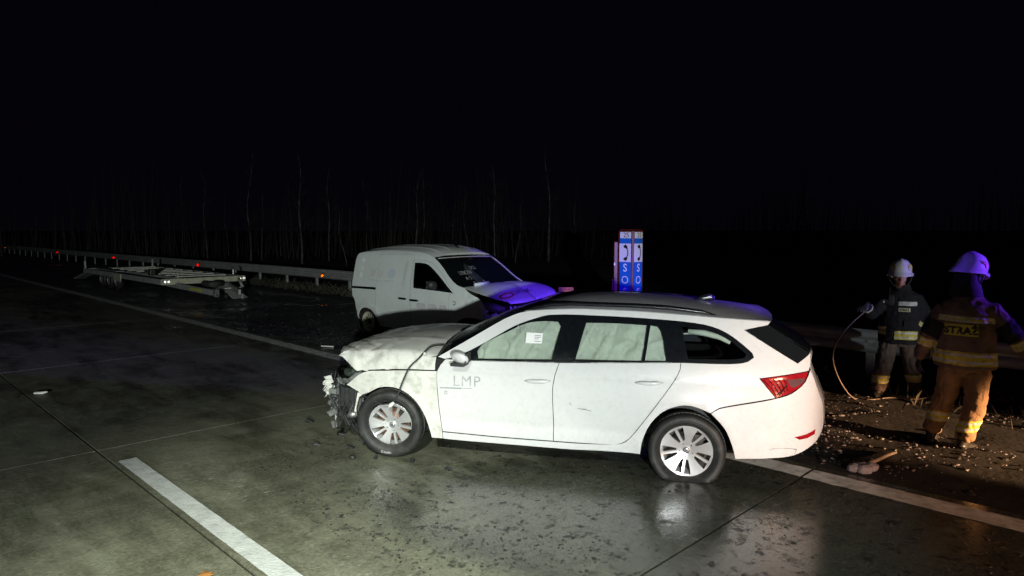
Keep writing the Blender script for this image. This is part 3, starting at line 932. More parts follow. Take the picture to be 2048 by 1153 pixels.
BODY = ([(0.778, 0.939)] + APIL + [(-1.955, 1.313), (-1.769, 1.273), (-2.183, 1.02), (-2.262, 1.075), (-2.288, 1.099), (-2.286, 0.995), (-2.272, 0.957), (-1.886, 0.903), (-2.013, 0.749), (-1.578, 0.653)] + ARCHR
        + [(-0.619, 0.209), (-0.353, 0.199), (0.11, 0.199), (0.626, 0.2), (0.812, 0.204), (0.812, 0.272), (0.3, 0.262), (-0.209, 0.262), (-0.5, 0.266), (-0.792, 0.291)]
        + list(reversed(SEAMC))[1:] + [(-1.676, 1.011), (-1.794, 1.031), (-1.84, 1.064), (-1.827, 1.096), (-1.676, 1.216), (-1.569, 1.272), (-1.433, 1.307), (-1.143, 1.332), (-0.585, 1.349), (-0.138, 1.343), (0.037, 1.295), (0.167, 1.245), (0.381, 1.12), (0.665, 0.966), (0.765, 0.945)])
FDOOR = [(0.775, 0.942), (0.485, 0.941), (0.1, 0.949), (-0.257, 0.958), (-0.225, 0.85), (-0.206, 0.728), (-0.212, 0.45), (-0.209, 0.266), (0.3, 0.266), (0.812, 0.276), (0.83, 0.45), (0.844, 0.631), (0.85, 0.832), (0.82, 0.89)]
RDOOR = [(-0.257, 0.958), (-0.75, 0.980)] + SEAMC + [(-0.74, 0.276), (-0.5, 0.268), (-0.209, 0.266), (-0.212, 0.45), (-0.206, 0.728), (-0.225, 0.85)]
FEND = [(0.85, 0.834), (1.154, 0.823), (1.38, 0.805), (1.594, 0.775), (1.80, 0.633), (1.70, 0.60), (1.62, 0.555), (1.53, 0.59), (1.425, 0.642), (1.281, 0.659), (1.156, 0.623), (1.049, 0.54), (0.972, 0.415), (0.932, 0.286), (0.919, 0.205), (0.812, 0.205), (0.812, 0.276), (0.83, 0.45), (0.844, 0.631)]
BUMP = [(-1.513, 0.607), (-1.578, 0.648), (-2.013, 0.744), (-2.137, 0.785), (-2.244, 0.875), (-2.285, 0.97), (-2.33, 0.86), (-2.365, 0.766), (-2.405, 0.668), (-2.424, 0.54), (-2.415, 0.433), (-2.338, 0.345), (-2.172, 0.264), (-1.95, 0.238), (-1.716, 0.227), (-1.685, 0.344), (-1.622, 0.485)]
TGL = [(-1.769, 1.27), (-1.955, 1.311), (-2.278, 1.10), (-2.262, 1.075), (-2.183, 1.02)]
GF = [(0.47, 0.958), (0.486, 1.02), (0.449, 1.076), (0.162, 1.226), (0.066, 1.268), (-0.02, 1.285), (-0.107, 1.292), (-0.218, 1.29), (-0.247, 1.251), (-0.187, 0.980)]
GR = [(-0.394, 0.990), (-0.465, 1.29), (-0.72, 1.293), (-0.984, 1.286), (-0.955, 1.002)]
GQ = [(-0.978, 1.004), (-1.012, 1.286), (-1.076, 1.276), (-1.105, 1.237), (-1.155, 1.011)]
GC = [(-1.325, 1.036), (-1.66, 1.043), (-1.765, 1.056), (-1.785, 1.085), (-1.66, 1.185), (-1.55, 1.238), (-1.43, 1.270), (-1.27, 1.285)]
P_ = M['paint']
body = panel('body', BODY, west, 1, P_, est, gap=0.0025)
panel('front_door', FDOOR, west, 1, P_, est)
panel('rear_door', RDOOR, west, 1, P_, est)
fend = panel('front_fender', FEND, west, 1, M['bent'], est, grid=0.035, normals=False)
fend['label'] = 'crumpled dirty front fender'
panel('rear_bumper', BUMP, west, 1, P_, est)
panel('rear_window', TGL, west, 1, M['darkglass'], est, off=-0.004)
panel('window_surround', DLO, west, 1, M['trim'], est, off=-0.001, holes=(GF, GR, GQ, GC), gap=0.001)
for g in (GF, GR, GQ, GC):
    panel('side_window', g, west, 1, M['glass'], est, off=-0.006, gap=-0.004)
# curtain airbags hanging behind the door windows
def wcloth(x, z):
    return (lerp_t(ES, z) * lerp_t(EP, x) - 0.055 + 0.020 * nz(x, z, 1, 4) + 0.030 * abs(nz(x + z * 0.5, z * 0.4, 4, 7)) + 0.016 * abs(nz(x - z * 0.6, z, 8, 13)) + 0.005 * nz(x, z, 3, 24) + 0.020 * max(0, 1 - abs(nz(x + 0.4 * z, z * 0.35, 2, 5)) / 0.07) - 0.022 * max(0, 1 - abs(nz(x - 0.9 * z, z * 0.8 + x * 0.3, 6, 4)) / 0.06)
            - 0.012 * math.exp(-((x - z * 0.25 + 0.10) / 0.012) ** 2))
for (a, b) in (((0.56, 0.93), (-0.27, 1.31)), ((-0.36, 0.95), (-1.2, 1.32))):
    panel('curtain_airbag', [(a[0], a[1]), (b[0], a[1]), (b[0], b[1]), (a[0], b[1])] if a[0] < 0.5 else [(0.62, 0.92), (-0.28, 0.92), (-0.28, 1.31), (-0.02, 1.30), (0.2, 1.24), (0.5, 1.07)], wcloth, 1, M['airbag'], est, gap=0, grid=0.016, normals=False, curved=True)
bm = bmesh.new()
tube(bm, [(-1.32, 0.70, 1.245), (-1.45, 0.70, 1.235), (-1.58, 0.71, 1.205), (-1.66, 0.725, 1.165)], [0.022, 0.026, 0.024, 0.016])
bmo('pillar_trim', bm, mat('pale_headliner', (0.42, 0.46, 0.42), 0.9), est, True)
# lights
tl = panel('tail_lamp', TAILL, west, 1, M['lampred'], est, off=0.003, gap=0.004)
def wl(x, z): return west(x, z) + 0.005
bm = bmesh.new()
for k in range(5):
    s = k / 5
    a = (-1.91 - 0.20 * s, 0.895 + 0.012 * s); b = (-2.02 - 0.10 * s, 0.765 + 0.05 * s)
    tube(bm, [(a[0], wl(*a) + 0.001, a[1]), ((a[0] + b[0]) / 2 - 0.012, wl((a[0] + b[0]) / 2, (a[1] + b[1]) / 2) + 0.002, (a[1] + b[1]) / 2), (b[0], wl(*b) + 0.001, b[1])], 0.003, 5)
bmo('lamp_rib', bm, M['lampdark'], tl, True)
panel('clear_lens', [(-2.10, 0.895), (-2.24, 0.905), (-2.235, 0.875), (-2.15, 0.83), (-2.12, 0.85)], west, 1, M['lampclear'], tl, off=0.0065, gap=0, grid=0.03)
panel('reverse_strip', [(-2.02, 0.775), (-2.09, 0.86), (-2.105, 0.855), (-2.045, 0.772)], west, 1, M['lampdark'], tl, off=0.0065, gap=0, grid=0.03)
panel('rear_reflector', [(-2.171, 0.422), (-2.27, 0.440), (-2.348, 0.468), (-2.342, 0.428), (-2.28, 0.405), (-2.213, 0.398)], west, 1, M['lampred'], est, off=0.004, gap=0, grid=0.03)
# inner shell, seen only through the gaps
def wshell(x, z): return lerp_t(ES, z) * lerp_t(EP, x) - 0.035
INNER = [(0.95, 0.94), (0.9, 0.83), (0.86, 0.3), (0.86, 0.22), (-0.90, 0.23), (-0.95, 0.5), (-1.1, 0.66), (-1.3, 0.70), (-1.5, 0.66), (-1.72, 0.5), (-1.75, 0.26), (-2.16, 0.29), (-2.38, 0.45), (-2.37, 0.65), (-2.25, 0.99), (-1.9, 1.00), (-1.2, 0.99), (0.5, 0.925)]
for sg in (1, -1):
    panel('inner_shell', INNER, wshell, sg, M['inside'], est, gap=0, grid=0.15, curved=False, normals=False)
# right-hand side of the car
panel('body', BODY, west, -1, P_, est, gap=0.0025, grid=0.12)
for nm, o_ in (('front_door', FDOOR), ('rear_door', RDOOR), ('rear_bumper', BUMP)):
    panel(nm, o_, west, -1, P_, est, grid=0.12)
panel('front_fender', FEND, west, -1, M['bent'], est, grid=0.06, normals=False)
panel('window_surround', DLO, west, -1, M['darkglass'], est, gap=0.001, grid=0.12)
panel('tail_lamp', TAILL, west, -1, M['lampred'], est, off=0.003, gap=0.004, grid=0.1)
# roof
CROWN = [(-2.02, 1.318), (-1.9, 1.368), (-1.77, 1.398), (-1.42, 1.441), (-.82, 1.486), (-.49, 1.485), (-.245, 1.467), (.02, 1.415)]
EDGE = sorted((x, z) for x, z in APIL)
def roof(s, t):
    t = 2 * t - 1
    xs = 0.097 + (-1.976 - 0.097) * s
    x = xs + (0.09 * (1 - s) ** 3 * -1 - 0.06 * sstep(0.8, 1, s)) * (1 - t * t)
    ze = lerp_t(EDGE, xs) + 0.002; zc = max(lerp_t(CROWN, max(x, -2.02)), ze)
    ye = lerp_t(ES, ze) * lerp_t(EP, xs) - 0.004
    z = ze + (zc - ze) * (1 - abs(t) ** 2.6)
    return Vector((x, ye * t, z + 0.0015 * nz(x, ye * t, 0, 5)))
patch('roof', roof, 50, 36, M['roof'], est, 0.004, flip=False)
for sg in (1, -1):
    bm = bmesh.new()
    rp = [(0.075, 1.378), (0.03, 1.395), (-0.125, 1.430), (-0.304, 1.442), (-0.576, 1.440), (-0.9, 1.438), (-1.153, 1.428), (-1.432, 1.402), (-1.56, 1.366)]
    tube(bm, [(x, sg * (west(x, 1.39) - 0.045), z) for x, z in rp], [0.010, 0.016, 0.018, 0.018, 0.018, 0.018, 0.018, 0.016, 0.010], 8)
    bmo('roof_rail', bm, M['trim'], est, True)
bm = bmesh.new()
eloft(bm, [((-1.36, 0, 1.435), (0.004, 0, 0), (0, 0.01, 0)), ((-1.44, 0, 1.455), (0.02, 0, 0.03), (0, 0.022, 0)), ((-1.52, 0, 1.475), (0.015, 0, 0.035), (0, 0.014, 0)), ((-1.55, 0, 1.47), (0.004, 0, 0.02), (0, 0.006, 0))])
bmo('roof_antenna', bm, M['trim'], est, True)
# windscreen and scuttle
def wscr(s, t):
    t = 2 * t - 1
    p = curve_at_apil(1 - s)
    bow = 1 - t * t
    ye = lerp_t(ES, p[1]) * lerp_t(EP, p[0]) - 0.006
    xs = p[0] + bow * (0.22 * (1 - s) - 0.085 * s)
    return Vector((xs, ye * t, p[1] + bow * (0.045 * (1 - s) + 0.035 * s)))
def curve_at_apil(k):
    pts = [Vector(q) for q in APIL[:5]]
    return cr([pts[i] for i in (4, 3, 2, 1, 0)], k)
patch('windscreen', wscr, 14, 20, M['darkglass'], est, 0.004)
bm = bmesh.new()
tube(bm, [wscr(1, j / 12) + Vector((0, 0, 0.006)) for j in range(13)], 0.013, 6)
bmo('windscreen_seal', bm, M['trim'], est, True)
patch('scuttle_panel', patch_fn([[wscr(0.05, j / 6) + Vector((0.0, 0, -0.012)) for j in range(7)], [wscr(0, j / 6) + Vector((0.13, 0, -0.02 - 0.02 * math.cos((j / 3 - 1) * 1.5))) for j in range(7)]]), 6, 24, M['plastic'], est, 0.004)
bm = bmesh.new()
for y in (0.45, -0.25):
    a = wscr(0.03, 0.5 + y / 1.6) + Vector((0, 0, 0.014)); b = wscr(0.16, 0.5 + (y - 0.42) / 1.6) + Vector((0, 0, 0.012))
    tube(bm, [a + Vector((0.06, 0, -0.01)), a, (a + b) / 2 + Vector((0, 0, 0.01)), b], [0.011, 0.009, 0.007, 0.005], 6)
bmo('wiper', bm, M['plastic'], est, True)
# bonnet: rolled down over the fenders at the sides, crushed at its front edge
HC = [(0.86, 0.966), (0.88, 0.964), (1.087, 0.996), (1.438, 0.984), (1.837, 0.946), (1.907, 0.885)]
HM = [(0.86, 1.085), (0.94, 1.093), (1.241, 1.089), (1.487, 1.068), (1.738, 1.027), (1.962, 0.959), (2.10, 0.885)]
HS = [(0.80, 0.845), (0.85, 0.838), (1.154, 0.829), (1.38, 0.812), (1.594, 0.795), (1.70, 0.80), (1.85, 0.862)]
def bonnet(s, t):
    t = 2 * t - 1
    at = abs(t)
    xs = 0.87 + (1.885 - 0.87) * s
    zc = lerp_t(HC, xs); yc = lerp_t(ES, zc) * lerp_t(EP, xs) - 0.028
    if at > 0.8:
        k = (at - 0.8) / 0.2
        zs = lerp_t(HS, xs) + 0.004
        z = zc + (zs - zc) * k ** 1.25
        y = yc + (west(xs, zs) - 0.003 - yc) * math.sin(k * 1.5708) ** 0.8
        x = xs
    else:
        k = at / 0.8
        y = yc * k
        x = xs + (1 - k * k) * (0.19 * s + 0.02 * (1 - s))
        z = zc + (max(lerp_t(HM, x), zc) - zc) * (1 - k ** 2.4)
        z += 0.006 * math.exp(-((k - 0.62) / 0.05) ** 2)
    c = sstep(0.45, 1.0, s)
    z += c * (0.006 * nz(x, y, 3, 5) - 0.022 * abs(nz(x, y, 6, 9))) - sstep(0.25, 0.8, s) * 0.020 * max(0, 0.16 - abs(nz(x, y, 2, 4.5))) / 0.16
    y2 = y + (0.014 * c * nz(x, z, 8, 8) - 0.016 * sstep(0.2, 0.7, s) * max(0, 0.14 - abs(nz(x + z * 1.5, z, 5, 5))) / 0.14) * (1 if t > 0 else -1)
    if at > 0.8 and s > 0.72: z += 0.035 * sstep(0.72, 1, s) * ((at - 0.8) / 0.2) * (1 + nz(s * 9, t, 1))
    return Vector((x, y2 if t >= 0 else -y2, z))
hood = patch('bonnet', bonnet, 46, 64, M['bent'], est, 0.005, flip=True)
hood['label'] = 'dirty bonnet crushed at its front edge'
# tail: tailgate, its glass and the middle of the bumper
TAIL = [(-1.955, 1.313), (-2.12, 1.21), (-2.285, 1.10), (-2.286, 0.995), (-2.33, 0.86), (-2.365, 0.766), (-2.405, 0.668), (-2.424, 0.54), (-2.415, 0.433), (-2.338, 0.345), (-2.172, 0.264)]
def tail(s, t):
    p = cr([Vector(q) for q in TAIL], s); t = 2 * t - 1
    ye = lerp_t(ES, p[1]) * lerp_t(EP, p[0]) - 0.003
    return Vector((p[0] - 0.07 * (1 - abs(t) ** 2.2), ye * t, p[1]))
patch('tailgate', lambda s, t: tail(0.2 + s * 0.8, t), 26, 20, P_, est, 0.003, flip=False)
patch('tailgate_glass', lambda s, t: tail(s * 0.205, t), 6, 16, M['darkglass'], est, 0.003, flip=False)
def plate_at(s, t):
    q = tail(0.42 + 0.22 * s, 0.30 + 0.4 * t); return q + Vector((-0.010, 0, 0))
patch('plate_recess', plate_at, 4, 4, M['grey'], est, 0.004)
# door mirror
bm = bmesh.new()
eloft(bm, [((0.655, 0.90, 0.965), (0.012, 0, 0.01), (0, 0.02, 0.012)), ((0.645, 0.955, 0.985), (0.050, 0, 0.012), (0, 0.030, 0.042)), ((0.60, 1.00, 0.99), (0.085, 0, 0.020), (-0.02, 0.03, 0.055)), ((0.575, 1.055, 0.985), (0.075, 0, 0.016), (-0.02, 0.03, 0.05)), ((0.565, 1.085, 0.98), (0.03, 0, 0.01), (-0.01, 0.01, 0.022))])
mir = remeshed('door_mirror', bm, 0.012, P_, est, 3)
bm = bmesh.new()
box(bm, (0.60, 1.0, 0.930), (0.13, 0.14, 0.028), None, 0.010); box(bm, (0.63, 0.91, 0.945), (0.06, 0.10, 0.03), None, 0.008); box(bm, (0.525, 1.0, 0.985), (0.012, 0.15, 0.085), None, 0.005)
bmo('mirror_base', bm, M['plastic'], mir)
# door handles, fuel of nothing else: a bar each over a flat grey patch painting the recess shade
def handle(x0, z0):
    bm = bmesh.new()
    pts = []
    for k in range(9):
        s = k / 8; x = x0 - 0.225 * s
        pts.append((x, west(x, z0) + 0.006 + 0.022 * math.sin(math.pi * s) ** 0.6, z0 + 0.009 * s))
    tube(bm, pts, [0.006, 0.012, 0.016, 0.017, 0.017, 0.017, 0.016, 0.012, 0.006], 8)
    h_ = bmo('door_handle', bm, P_, est, True)
    panel('recess_shade', [(x0 - 0.03, z0 + 0.012), (x0 - 0.07, z0 + 0.027), (x0 - 0.15, z0 + 0.029), (x0 - 0.20, z0 + 0.016), (x0 - 0.16, z0 - 0.022), (x0 - 0.07, z0 - 0.024)], west, 1, M['print_pale'], h_, off=0.0015, gap=0, grid=0.04)
handle(0.037, 0.792); handle(-0.906, 0.828)
# door print: lettering worn away, two rules and a small mark
def side_fn(x0, z0, off=0.002, slope=0.0):
    return lambda a, b: Vector((x0 - a, west(x0 - a, z0 + b + slope * a) + off, z0 + b + slope * a))
lettering('door_lettering', 'LMP', 0.135, side_fn(0.57, 0.752, slope=0.02), M['print_mid'], est, space=1.15)
bm = bmesh.new()
for (x0, x1, z) in ((0.82, 0.52, 0.688), (0.82, 0.62, 0.681)):
    tube(bm, [(x0, west(x0, z) + 0.001, z), ((x0 + x1) / 2, west((x0 + x1) / 2, z) + 0.001, z + 0.003), (x1, west(x1, z) + 0.001, z + 0.006)], 0.0022, 4)
for a, b in (((0.775, 0.655), (0.755, 0.655)), ((0.755, 0.655), (0.757, 0.63)), ((0.757, 0.63), (0.778, 0.63)), ((0.778, 0.63), (0.775, 0.655))):
    tube(bm, [(a[0], west(*a) + 0.001, a[1]), (b[0], west(*b) + 0.001, b[1])], 0.0025, 4)
bmo('door_rules', bm, M['print_grey'], est)
# scratches on the doors, wing and sill
bm = bmesh.new()
for a, b in (((-0.42, 0.575), (-0.54, 0.56)), ((-0.35, 0.62), (-0.37, 0.60)), ((-0.44, 0.572), (-0.5, 0.574)), ((-1.98, 0.318), (-2.19, 0.315)), ((-2.0, 0.325), (-2.12, 0.33)), ((-2.12, 0.33), (-2.195, 0.318)), ((-2.195, 0.318), (-2.18, 0.28))):
    tube(bm, [(a[0], west(*a), a[1]), (b[0], west(*b), b[1])], 0.0028, 4)
bmo('scratch', bm, M['print_grey'], est)
# white paper sticker and marker scrawl on the front window
def win_fn(off=0.0): return lambda x, z: Vector((x, west(x, z) + off, z))
w_ = win_fn(0.004)
stk = mk('sticker', [w_(0.055, 1.196), w_(-0.092, 1.193), w_(-0.089, 1.107), w_(0.056, 1.106)], [(0, 1, 2, 3)], M['white'], est, False)
bm = bmesh.new()
for i, (x0, x1, z) in enumerate(((-0.022, -0.078, 1.172), (-0.022, -0.078, 1.158), (-0.022, -0.06, 1.144), (-0.022, -0.080, 1.124))):
    v = [bm.verts.new(win_fn(0.006)(x, zz)) for x, zz in ((x0, z + 0.003), (x1, z + 0.003), (x1, z - 0.003), (x0, z - 0.003))]
    bm.faces.new(v)
bmo('print_line', bm, M['print_grey'], stk)
def scrawl(strokes, o_, size, fn, m, parent, r=0.003, name='marker_scrawl'):
    bm = bmesh.new()
    for st in strokes:
        tube(bm, [fn(o_[0] + a * size, o_[1] + b * size) for a, b in st], r, 4)
    return bmo(name, bm, m, parent)
scrawl([[(0, .8), (-.2, 1), (-.45, .9), (-.4, .6), (-.15, .45), (-.45, .4), (-.5, .1), (-.2, 0), (0, .1)], [(-1.0, 0), (-1.1, .9)], [(-1.3, .6), (-1.5, .1), (-1.7, .6)], [(-2.0, .7), (-2.3, .6), (-2.2, .2), (-1.95, .1)], [(-2.6, .2), (-2.9, .8), (-3.1, .2)], [(-3.3, .7), (-3.6, .6), (-3.3, .2), (-3.7, .15)]], (0.16, 1.205), 0.055, win_fn(0.002), M['chalk'], est, 0.0022)
# wheels
def rim_face(r, dish, blades, holes_mat):
    ol = [(r * math.cos(t * math.pi / 48), r * math.sin(t * math.pi / 48)) for t in range(96)]
    hs = []
    for k in range(5):
        for sgn in (-1, 1):
            c = R(90 + 36 + 72 * k)
            def q(rr, a): return (rr * math.cos(c + sgn * a), rr * math.sin(c + sgn * a))
            hs.append([q(0.37 * r, R(7)), q(0.90 * r, R(3.8)), q(0.93 * r, R(19)), q(0.66 * r, R(20)), q(0.40 * r, R(19))])
    return ol, hs
def make_wheel(name, tyre_off=(0, 0, 0), flat=0.0, phase=0.0, broken=False, rr=0.218, tr=0.320):
    w = empty(name)
    w.parent = est
    ol, hs = rim_face(rr, 0.02, 5, None)
    v2, fs = triangulate([Vector(p) for p in ol], [[Vector(p) for p in h] for h in hs], 0.022)
    vs = []
    for p in v2:
        rad = p.length / rr
        ang = (math.degrees(math.atan2(p.y, p.x)) - 90) % 72
        ridge = min(abs(ang), abs(72 - ang))
        y = 0.055 - 0.030 * max(0.0, 1 - rad) ** 1.2 * 1.6 - 0.010 * sstep(20, 36, ridge) * sstep(0.2, 0.6, rad) * (1 - sstep(0.85, 1, rad))
        vs.append((p.x, y, p.y))
    fc = mk('rim', vs, [list(reversed(f)) for f in fs], M['alloy'], w)
    solid(fc, 0.024)
    sharp(fc, 40)
    bm = bmesh.new()
    lathe(bm, [(rr, 0.052), (rr + 0.012, 0.062), (rr + 0.014, 0.055), (rr - 0.004, 0.03), (rr - 0.03, -0.02), (rr - 0.03, -0.13)], 64)
    bmo('rim_barrel', bm, M['alloy'], fc, True)
    bm = bmesh.new()
    lathe(bm, [(0.03, 0.0), (0.155, -0.005), (0.155, -0.03), (0.03, -0.03)], 40)
    bmo('brake_disc', bm, M['rust'] if broken else M['darksteel'], w, True)
    bm = bmesh.new()
    lathe(bm, [(0.0, -0.06), (rr - 0.005, -0.06)], 40)
    box(bm, (-0.10, -0.02, 0.06), (0.07, 0.06, 0.15))
    bmo('brake_drum', bm, M['darksteel'], w)
    for k in range(5):
        a = R(90 + 36 + 72 * k)
        bm = bmesh.new()
        lathe(bm, [(0.0, 0.016), (0.0075, 0.016), (0.0085, 0.006), (0.014, 0.009), (0.0145, 0.006), (0.0145, 0.0)], 12, c=(0.060 * math.cos(a), 0.006, 0.060 * math.sin(a)))
        bmo('wheel_bolt', bm, M['darksteel'], fc, True)
    bm = bmesh.new()
    lathe(bm, [(0.0, 0.024), (0.026, 0.022), (0.030, 0.016), (0.032, 0.0)], 24, c=(0, 0.006, 0))
    cap = bmo('hub_cap', bm, M['alloy'], fc, True)
    bm = bmesh.new()
    lathe(bm, [(0.021, 0.0316), (0.026, 0.0310)], 24)
    tube(bm, [(-0.012, 0.031, -0.012), (0.0, 0.0325, 0.004), (0.013, 0.031, 0.010)], 0.0034, 5)
    tube(bm, [(-0.010, 0.0315, 0.010), (0.002, 0.0325, 0.003)], 0.003, 5); tube(bm, [(0.0, 0.0325, 0.0), (0.010, 0.0315, -0.010)], 0.003, 5)
    bmo('emblem', bm, M['print_black'], cap)
    # tyre: carcass, then tread blocks pressed into the crown
    bm = bmesh.new()
    prof = [(rr - 0.004, 0.050), (rr + 0.012, 0.078), (rr + 0.03, 0.092), (tr - 0.055, 0.104), (tr - 0.028, 0.100), (tr - 0.010, 0.088), (tr, 0.070), (tr + 0.003, 0.030), (tr - 0.006, 0.027), (tr - 0.006, 0.021), (tr + 0.004, 0.018), (tr + 0.004, -0.018), (tr - 0.006, -0.021), (tr - 0.006, -0.027), (tr + 0.003, -0.030), (tr, -0.075), (tr - 0.02, -0.095), (rr + 0.02, -0.095), (rr - 0.01, -0.06)]
    rings = lathe(bm, prof, 120)
    for ri in (6, 7, 14, 15):
        for k in range(0, 120, 2):
            v = rings[ri][k]; q = Vector((v.co.x, 0, v.co.z)).normalized(); v.co -= q * 0.007
    for v in bm.verts:
        if flat and v.co.z < -(rr + 0.012):
            dz = -(rr + 0.012) - v.co.z
            v.co.z = -(rr + 0.012) - dz * (1 - flat)
            v.co.y += (0.035 if v.co.y > 0 else -0.02) * min(1, dz / 0.05) * flat
        if flat and v.co.z < -0.1 and v.co.y > 0.06: v.co.y += 0.02 * sstep(-0.1, -0.25, v.co.z)
    ty = bmo('tyre', bm, M['rubber'], w, True)
    sharp(ty, 50)
    ty.location = tyre_off
    bm = bmesh.new()
    lathe(bm, [(tr - 0.062, 0.1045), (tr - 0.060, 0.107), (tr - 0.057, 0.1045)], 72)
    bmo('sidewall_rib', bm, M['rubber'], ty, True)
    fc.rotation_euler = (0, phase, 0)
    return w
wr = make_wheel('wheel', flat=0.93, phase=R(-8))
wr.location = (-1.328, 0.715, 0.237)
wf = make_wheel('wheel', tyre_off=(0.0, 0.03, 0.036), phase=R(12), broken=True, rr=0.210, tr=0.318)
wf.location = (1.325, 0.80, 0.290)
wf.rotation_euler = (R(-5), 0, R(5))
for x in (1.325, -1.328):
    w2 = copy_tree(wf, est)
    w2.location = (x, -0.78, 0.31); w2.rotation_euler = (0, 0, R(180))
# sidewall lettering on the front tyre
fn = lambda a, b: Vector(((0.272 + b) * math.sin(a / 0.272), 0.136, 0.036 - (0.272 + b) * math.cos(a / 0.272)))
lettering('tyre_lettering', 'UNIRO', 0.028, lambda a, b: Vector((-(0.266 - b) * math.sin(a / 0.266 + 0.12) * -1, 0.137, 0.036 - (0.266 - b) * math.cos(a / 0.266 + 0.12))), M['print_pale'], wf, space=1.2)
# wheel wells
def well(pts, x0, x1):
    pts = curve_pts([Vector(p) for p in pts], 0.06, 40, closed=False)
    vs, fs = [], []
    for p in pts:
        vs += [(p.x, west(p.x, p.y) - 0.010, p.y), (p.x, 0.5, p.y)]
    for i in range(len(pts) - 1): fs.append((2 * i, 2 * i + 1, 2 * i + 3, 2 * i + 2))
    fs.append([2 * i + 1 for i in range(len(pts))])
    mk('wheel_well', vs, fs, M['plastic'], est, False)
well([(-1.716, 0.227), (-1.685, 0.344), (-1.622, 0.485), (-1.513, 0.607), (-1.379, 0.656), (-1.271, 0.656), (-1.137, 0.597), (-1.029, 0.473), (-0.968, 0.32), (-0.954, 0.211)], 0, 0)
well([(1.62, 0.5), (1.53, 0.59), (1.425, 0.642), (1.281, 0.659), (1.156, 0.623), (1.049, 0.54), (0.972, 0.415), (0.932, 0.286), (0.919, 0.205)], 0, 0)
bm = bmesh.new()
box(bm, (-0.05, 0, 0.235), (3.4, 1.16, 0.09)); box(bm, (0.0, 0, 0.235), (1.7, 1.5, 0.085)); box(bm, (-1.9, 0, 0.33), (0.7, 1.25, 0.12))
box(bm, (0.0, 0, 0.6), (1.7, 1.5, 0.6)); box(bm, (-1.5, 0, 0.7), (1.3, 0.98, 0.5))
bmo('underbody', bm, M['inside'], est)
# ------------------------------------------------ the torn-open nose
def part(name, m, fn, smooth=False, label=None):
    bm = bmesh.new(); fn(bm)
    o = bmo(name, bm, m, est, smooth)
    if label: o['label'] = label
    return o
rj = random.Random(3)
part('radiator', M['darksteel'], lambda b: (box(b, (1.74, -0.05, 0.55), (0.10, 1.2, 0.46), None, 0.01), [box(b, (1.80, -0.6 + 0.05 * k, 0.55), (0.012, 0.006, 0.42)) for k in range(24)]))
part('bumper_beam', M['steel'], lambda b: (box(b, (1.93, -0.05, 0.50), (0.07, 1.30, 0.12), Matrix.Rotation(R(6), 4, 'Z'), 0.012), box(b, (1.84, 0.5, 0.5), (0.16, 0.09, 0.09), None, 0.01)))
def headl(b):
    eloft(b, [((1.60, 0.80, 0.735), (0, 0.01, 0), (0, 0, 0.015)), ((1.70, 0.775, 0.725), (0, 0.05, 0), (0.0, 0, 0.062)), ((1.82, 0.72, 0.70), (0, 0.07, 0), (0.02, 0, 0.078)), ((1.93, 0.64, 0.67), (0, 0.07, 0), (0.02, 0, 0.055)), ((2.0, 0.56, 0.65), (0, 0.02, 0), (0, 0, 0.02))])
hl = part('headlight', M['shell'], headl, True, 'broken headlight shell')
part('headlight_glass', thin_glass('cracked_clear_cover', (0.5, 0.55, 0.52)), lambda b: (eloft(b, [((1.66, 0.80, 0.77), (0.0, 0.012, 0), (0, 0, 0.02)), ((1.78, 0.79, 0.76), (0, 0.05, 0), (0, 0, 0.07)), ((1.90, 0.72, 0.73), (0, 0.05, 0), (0, 0, 0.06)), ((1.98, 0.65, 0.70), (0, 0.01, 0), (0, 0, 0.02))])), True)
def torn(b):
    # one ragged curl of skin with splintered edges
    ra, rb = [], []
    for k in range(15):
        z = 0.49 + 0.013 * k; w = 0.014 + 0.020 * math.sin(math.pi * k / 14) + rj.uniform(-.012, .016)
        c_ = Vector((2.075 + 0.014 * math.sin(k * .9), 0.62, z)); d_ = rj.uniform(-.02, .02)
        ra.append(b.verts.new(c_ + Vector((-w, 0.01 + d_, rj.uniform(-.01, .01))))); rb.append(b.verts.new(c_ + Vector((w, 0.045 + d_, rj.uniform(-.012, .012)))))
    m_ = [b.verts.new((p.co + q.co) / 2 + Vector((0, 0.035, 0))) for p, q in zip(ra, rb)]
    for k in range(14):
        b.faces.new((ra[k], m_[k], m_[k + 1], ra[k + 1])); b.faces.new((m_[k], rb[k], rb[k + 1], m_[k + 1]))
    for k in range(9):
        p = Vector((2.05 + rj.uniform(-.03, .04), 0.64, 0.47 + rj.uniform(0, .22))); q = p + Vector((rj.uniform(-.05, .05), rj.uniform(0, .04), rj.uniform(-.06, .05)))
        b.faces.new([b.verts.new(p), b.verts.new(q), b.verts.new(p + Vector((rj.uniform(-.02, .02), 0.01, rj.uniform(.012, .03))))])
part('torn_bumper_skin', M['whiteplas'], torn, False, 'torn white scrap of front bumper')
part('bumper_bracket', M['grey'], lambda b: [box(b, (1.95 + rj.uniform(-.1, .08), 0.58 + rj.uniform(-.1, .1), 0.46 + rj.uniform(-.08, .08)), (rj.uniform(.03, .14), rj.uniform(.02, .1), rj.uniform(.02, .09)), Matrix.Rotation(rj.uniform(-.8, .8), 4, 'Y') @ Matrix.Rotation(rj.uniform(-.6, .6), 4, 'X'), 0.004) for k in range(14)])
part('headlight_washer', M['steel'], lambda b: (tube(b, [(1.70, 0.76, 0.355), (1.755, 0.79, 0.345), (1.79, 0.80, 0.33)], [0.03, 0.034, 0.018], 10), tube(b, [(1.70, 0.74, 0.38), (1.66, 0.7, 0.5)], 0.012)), True)
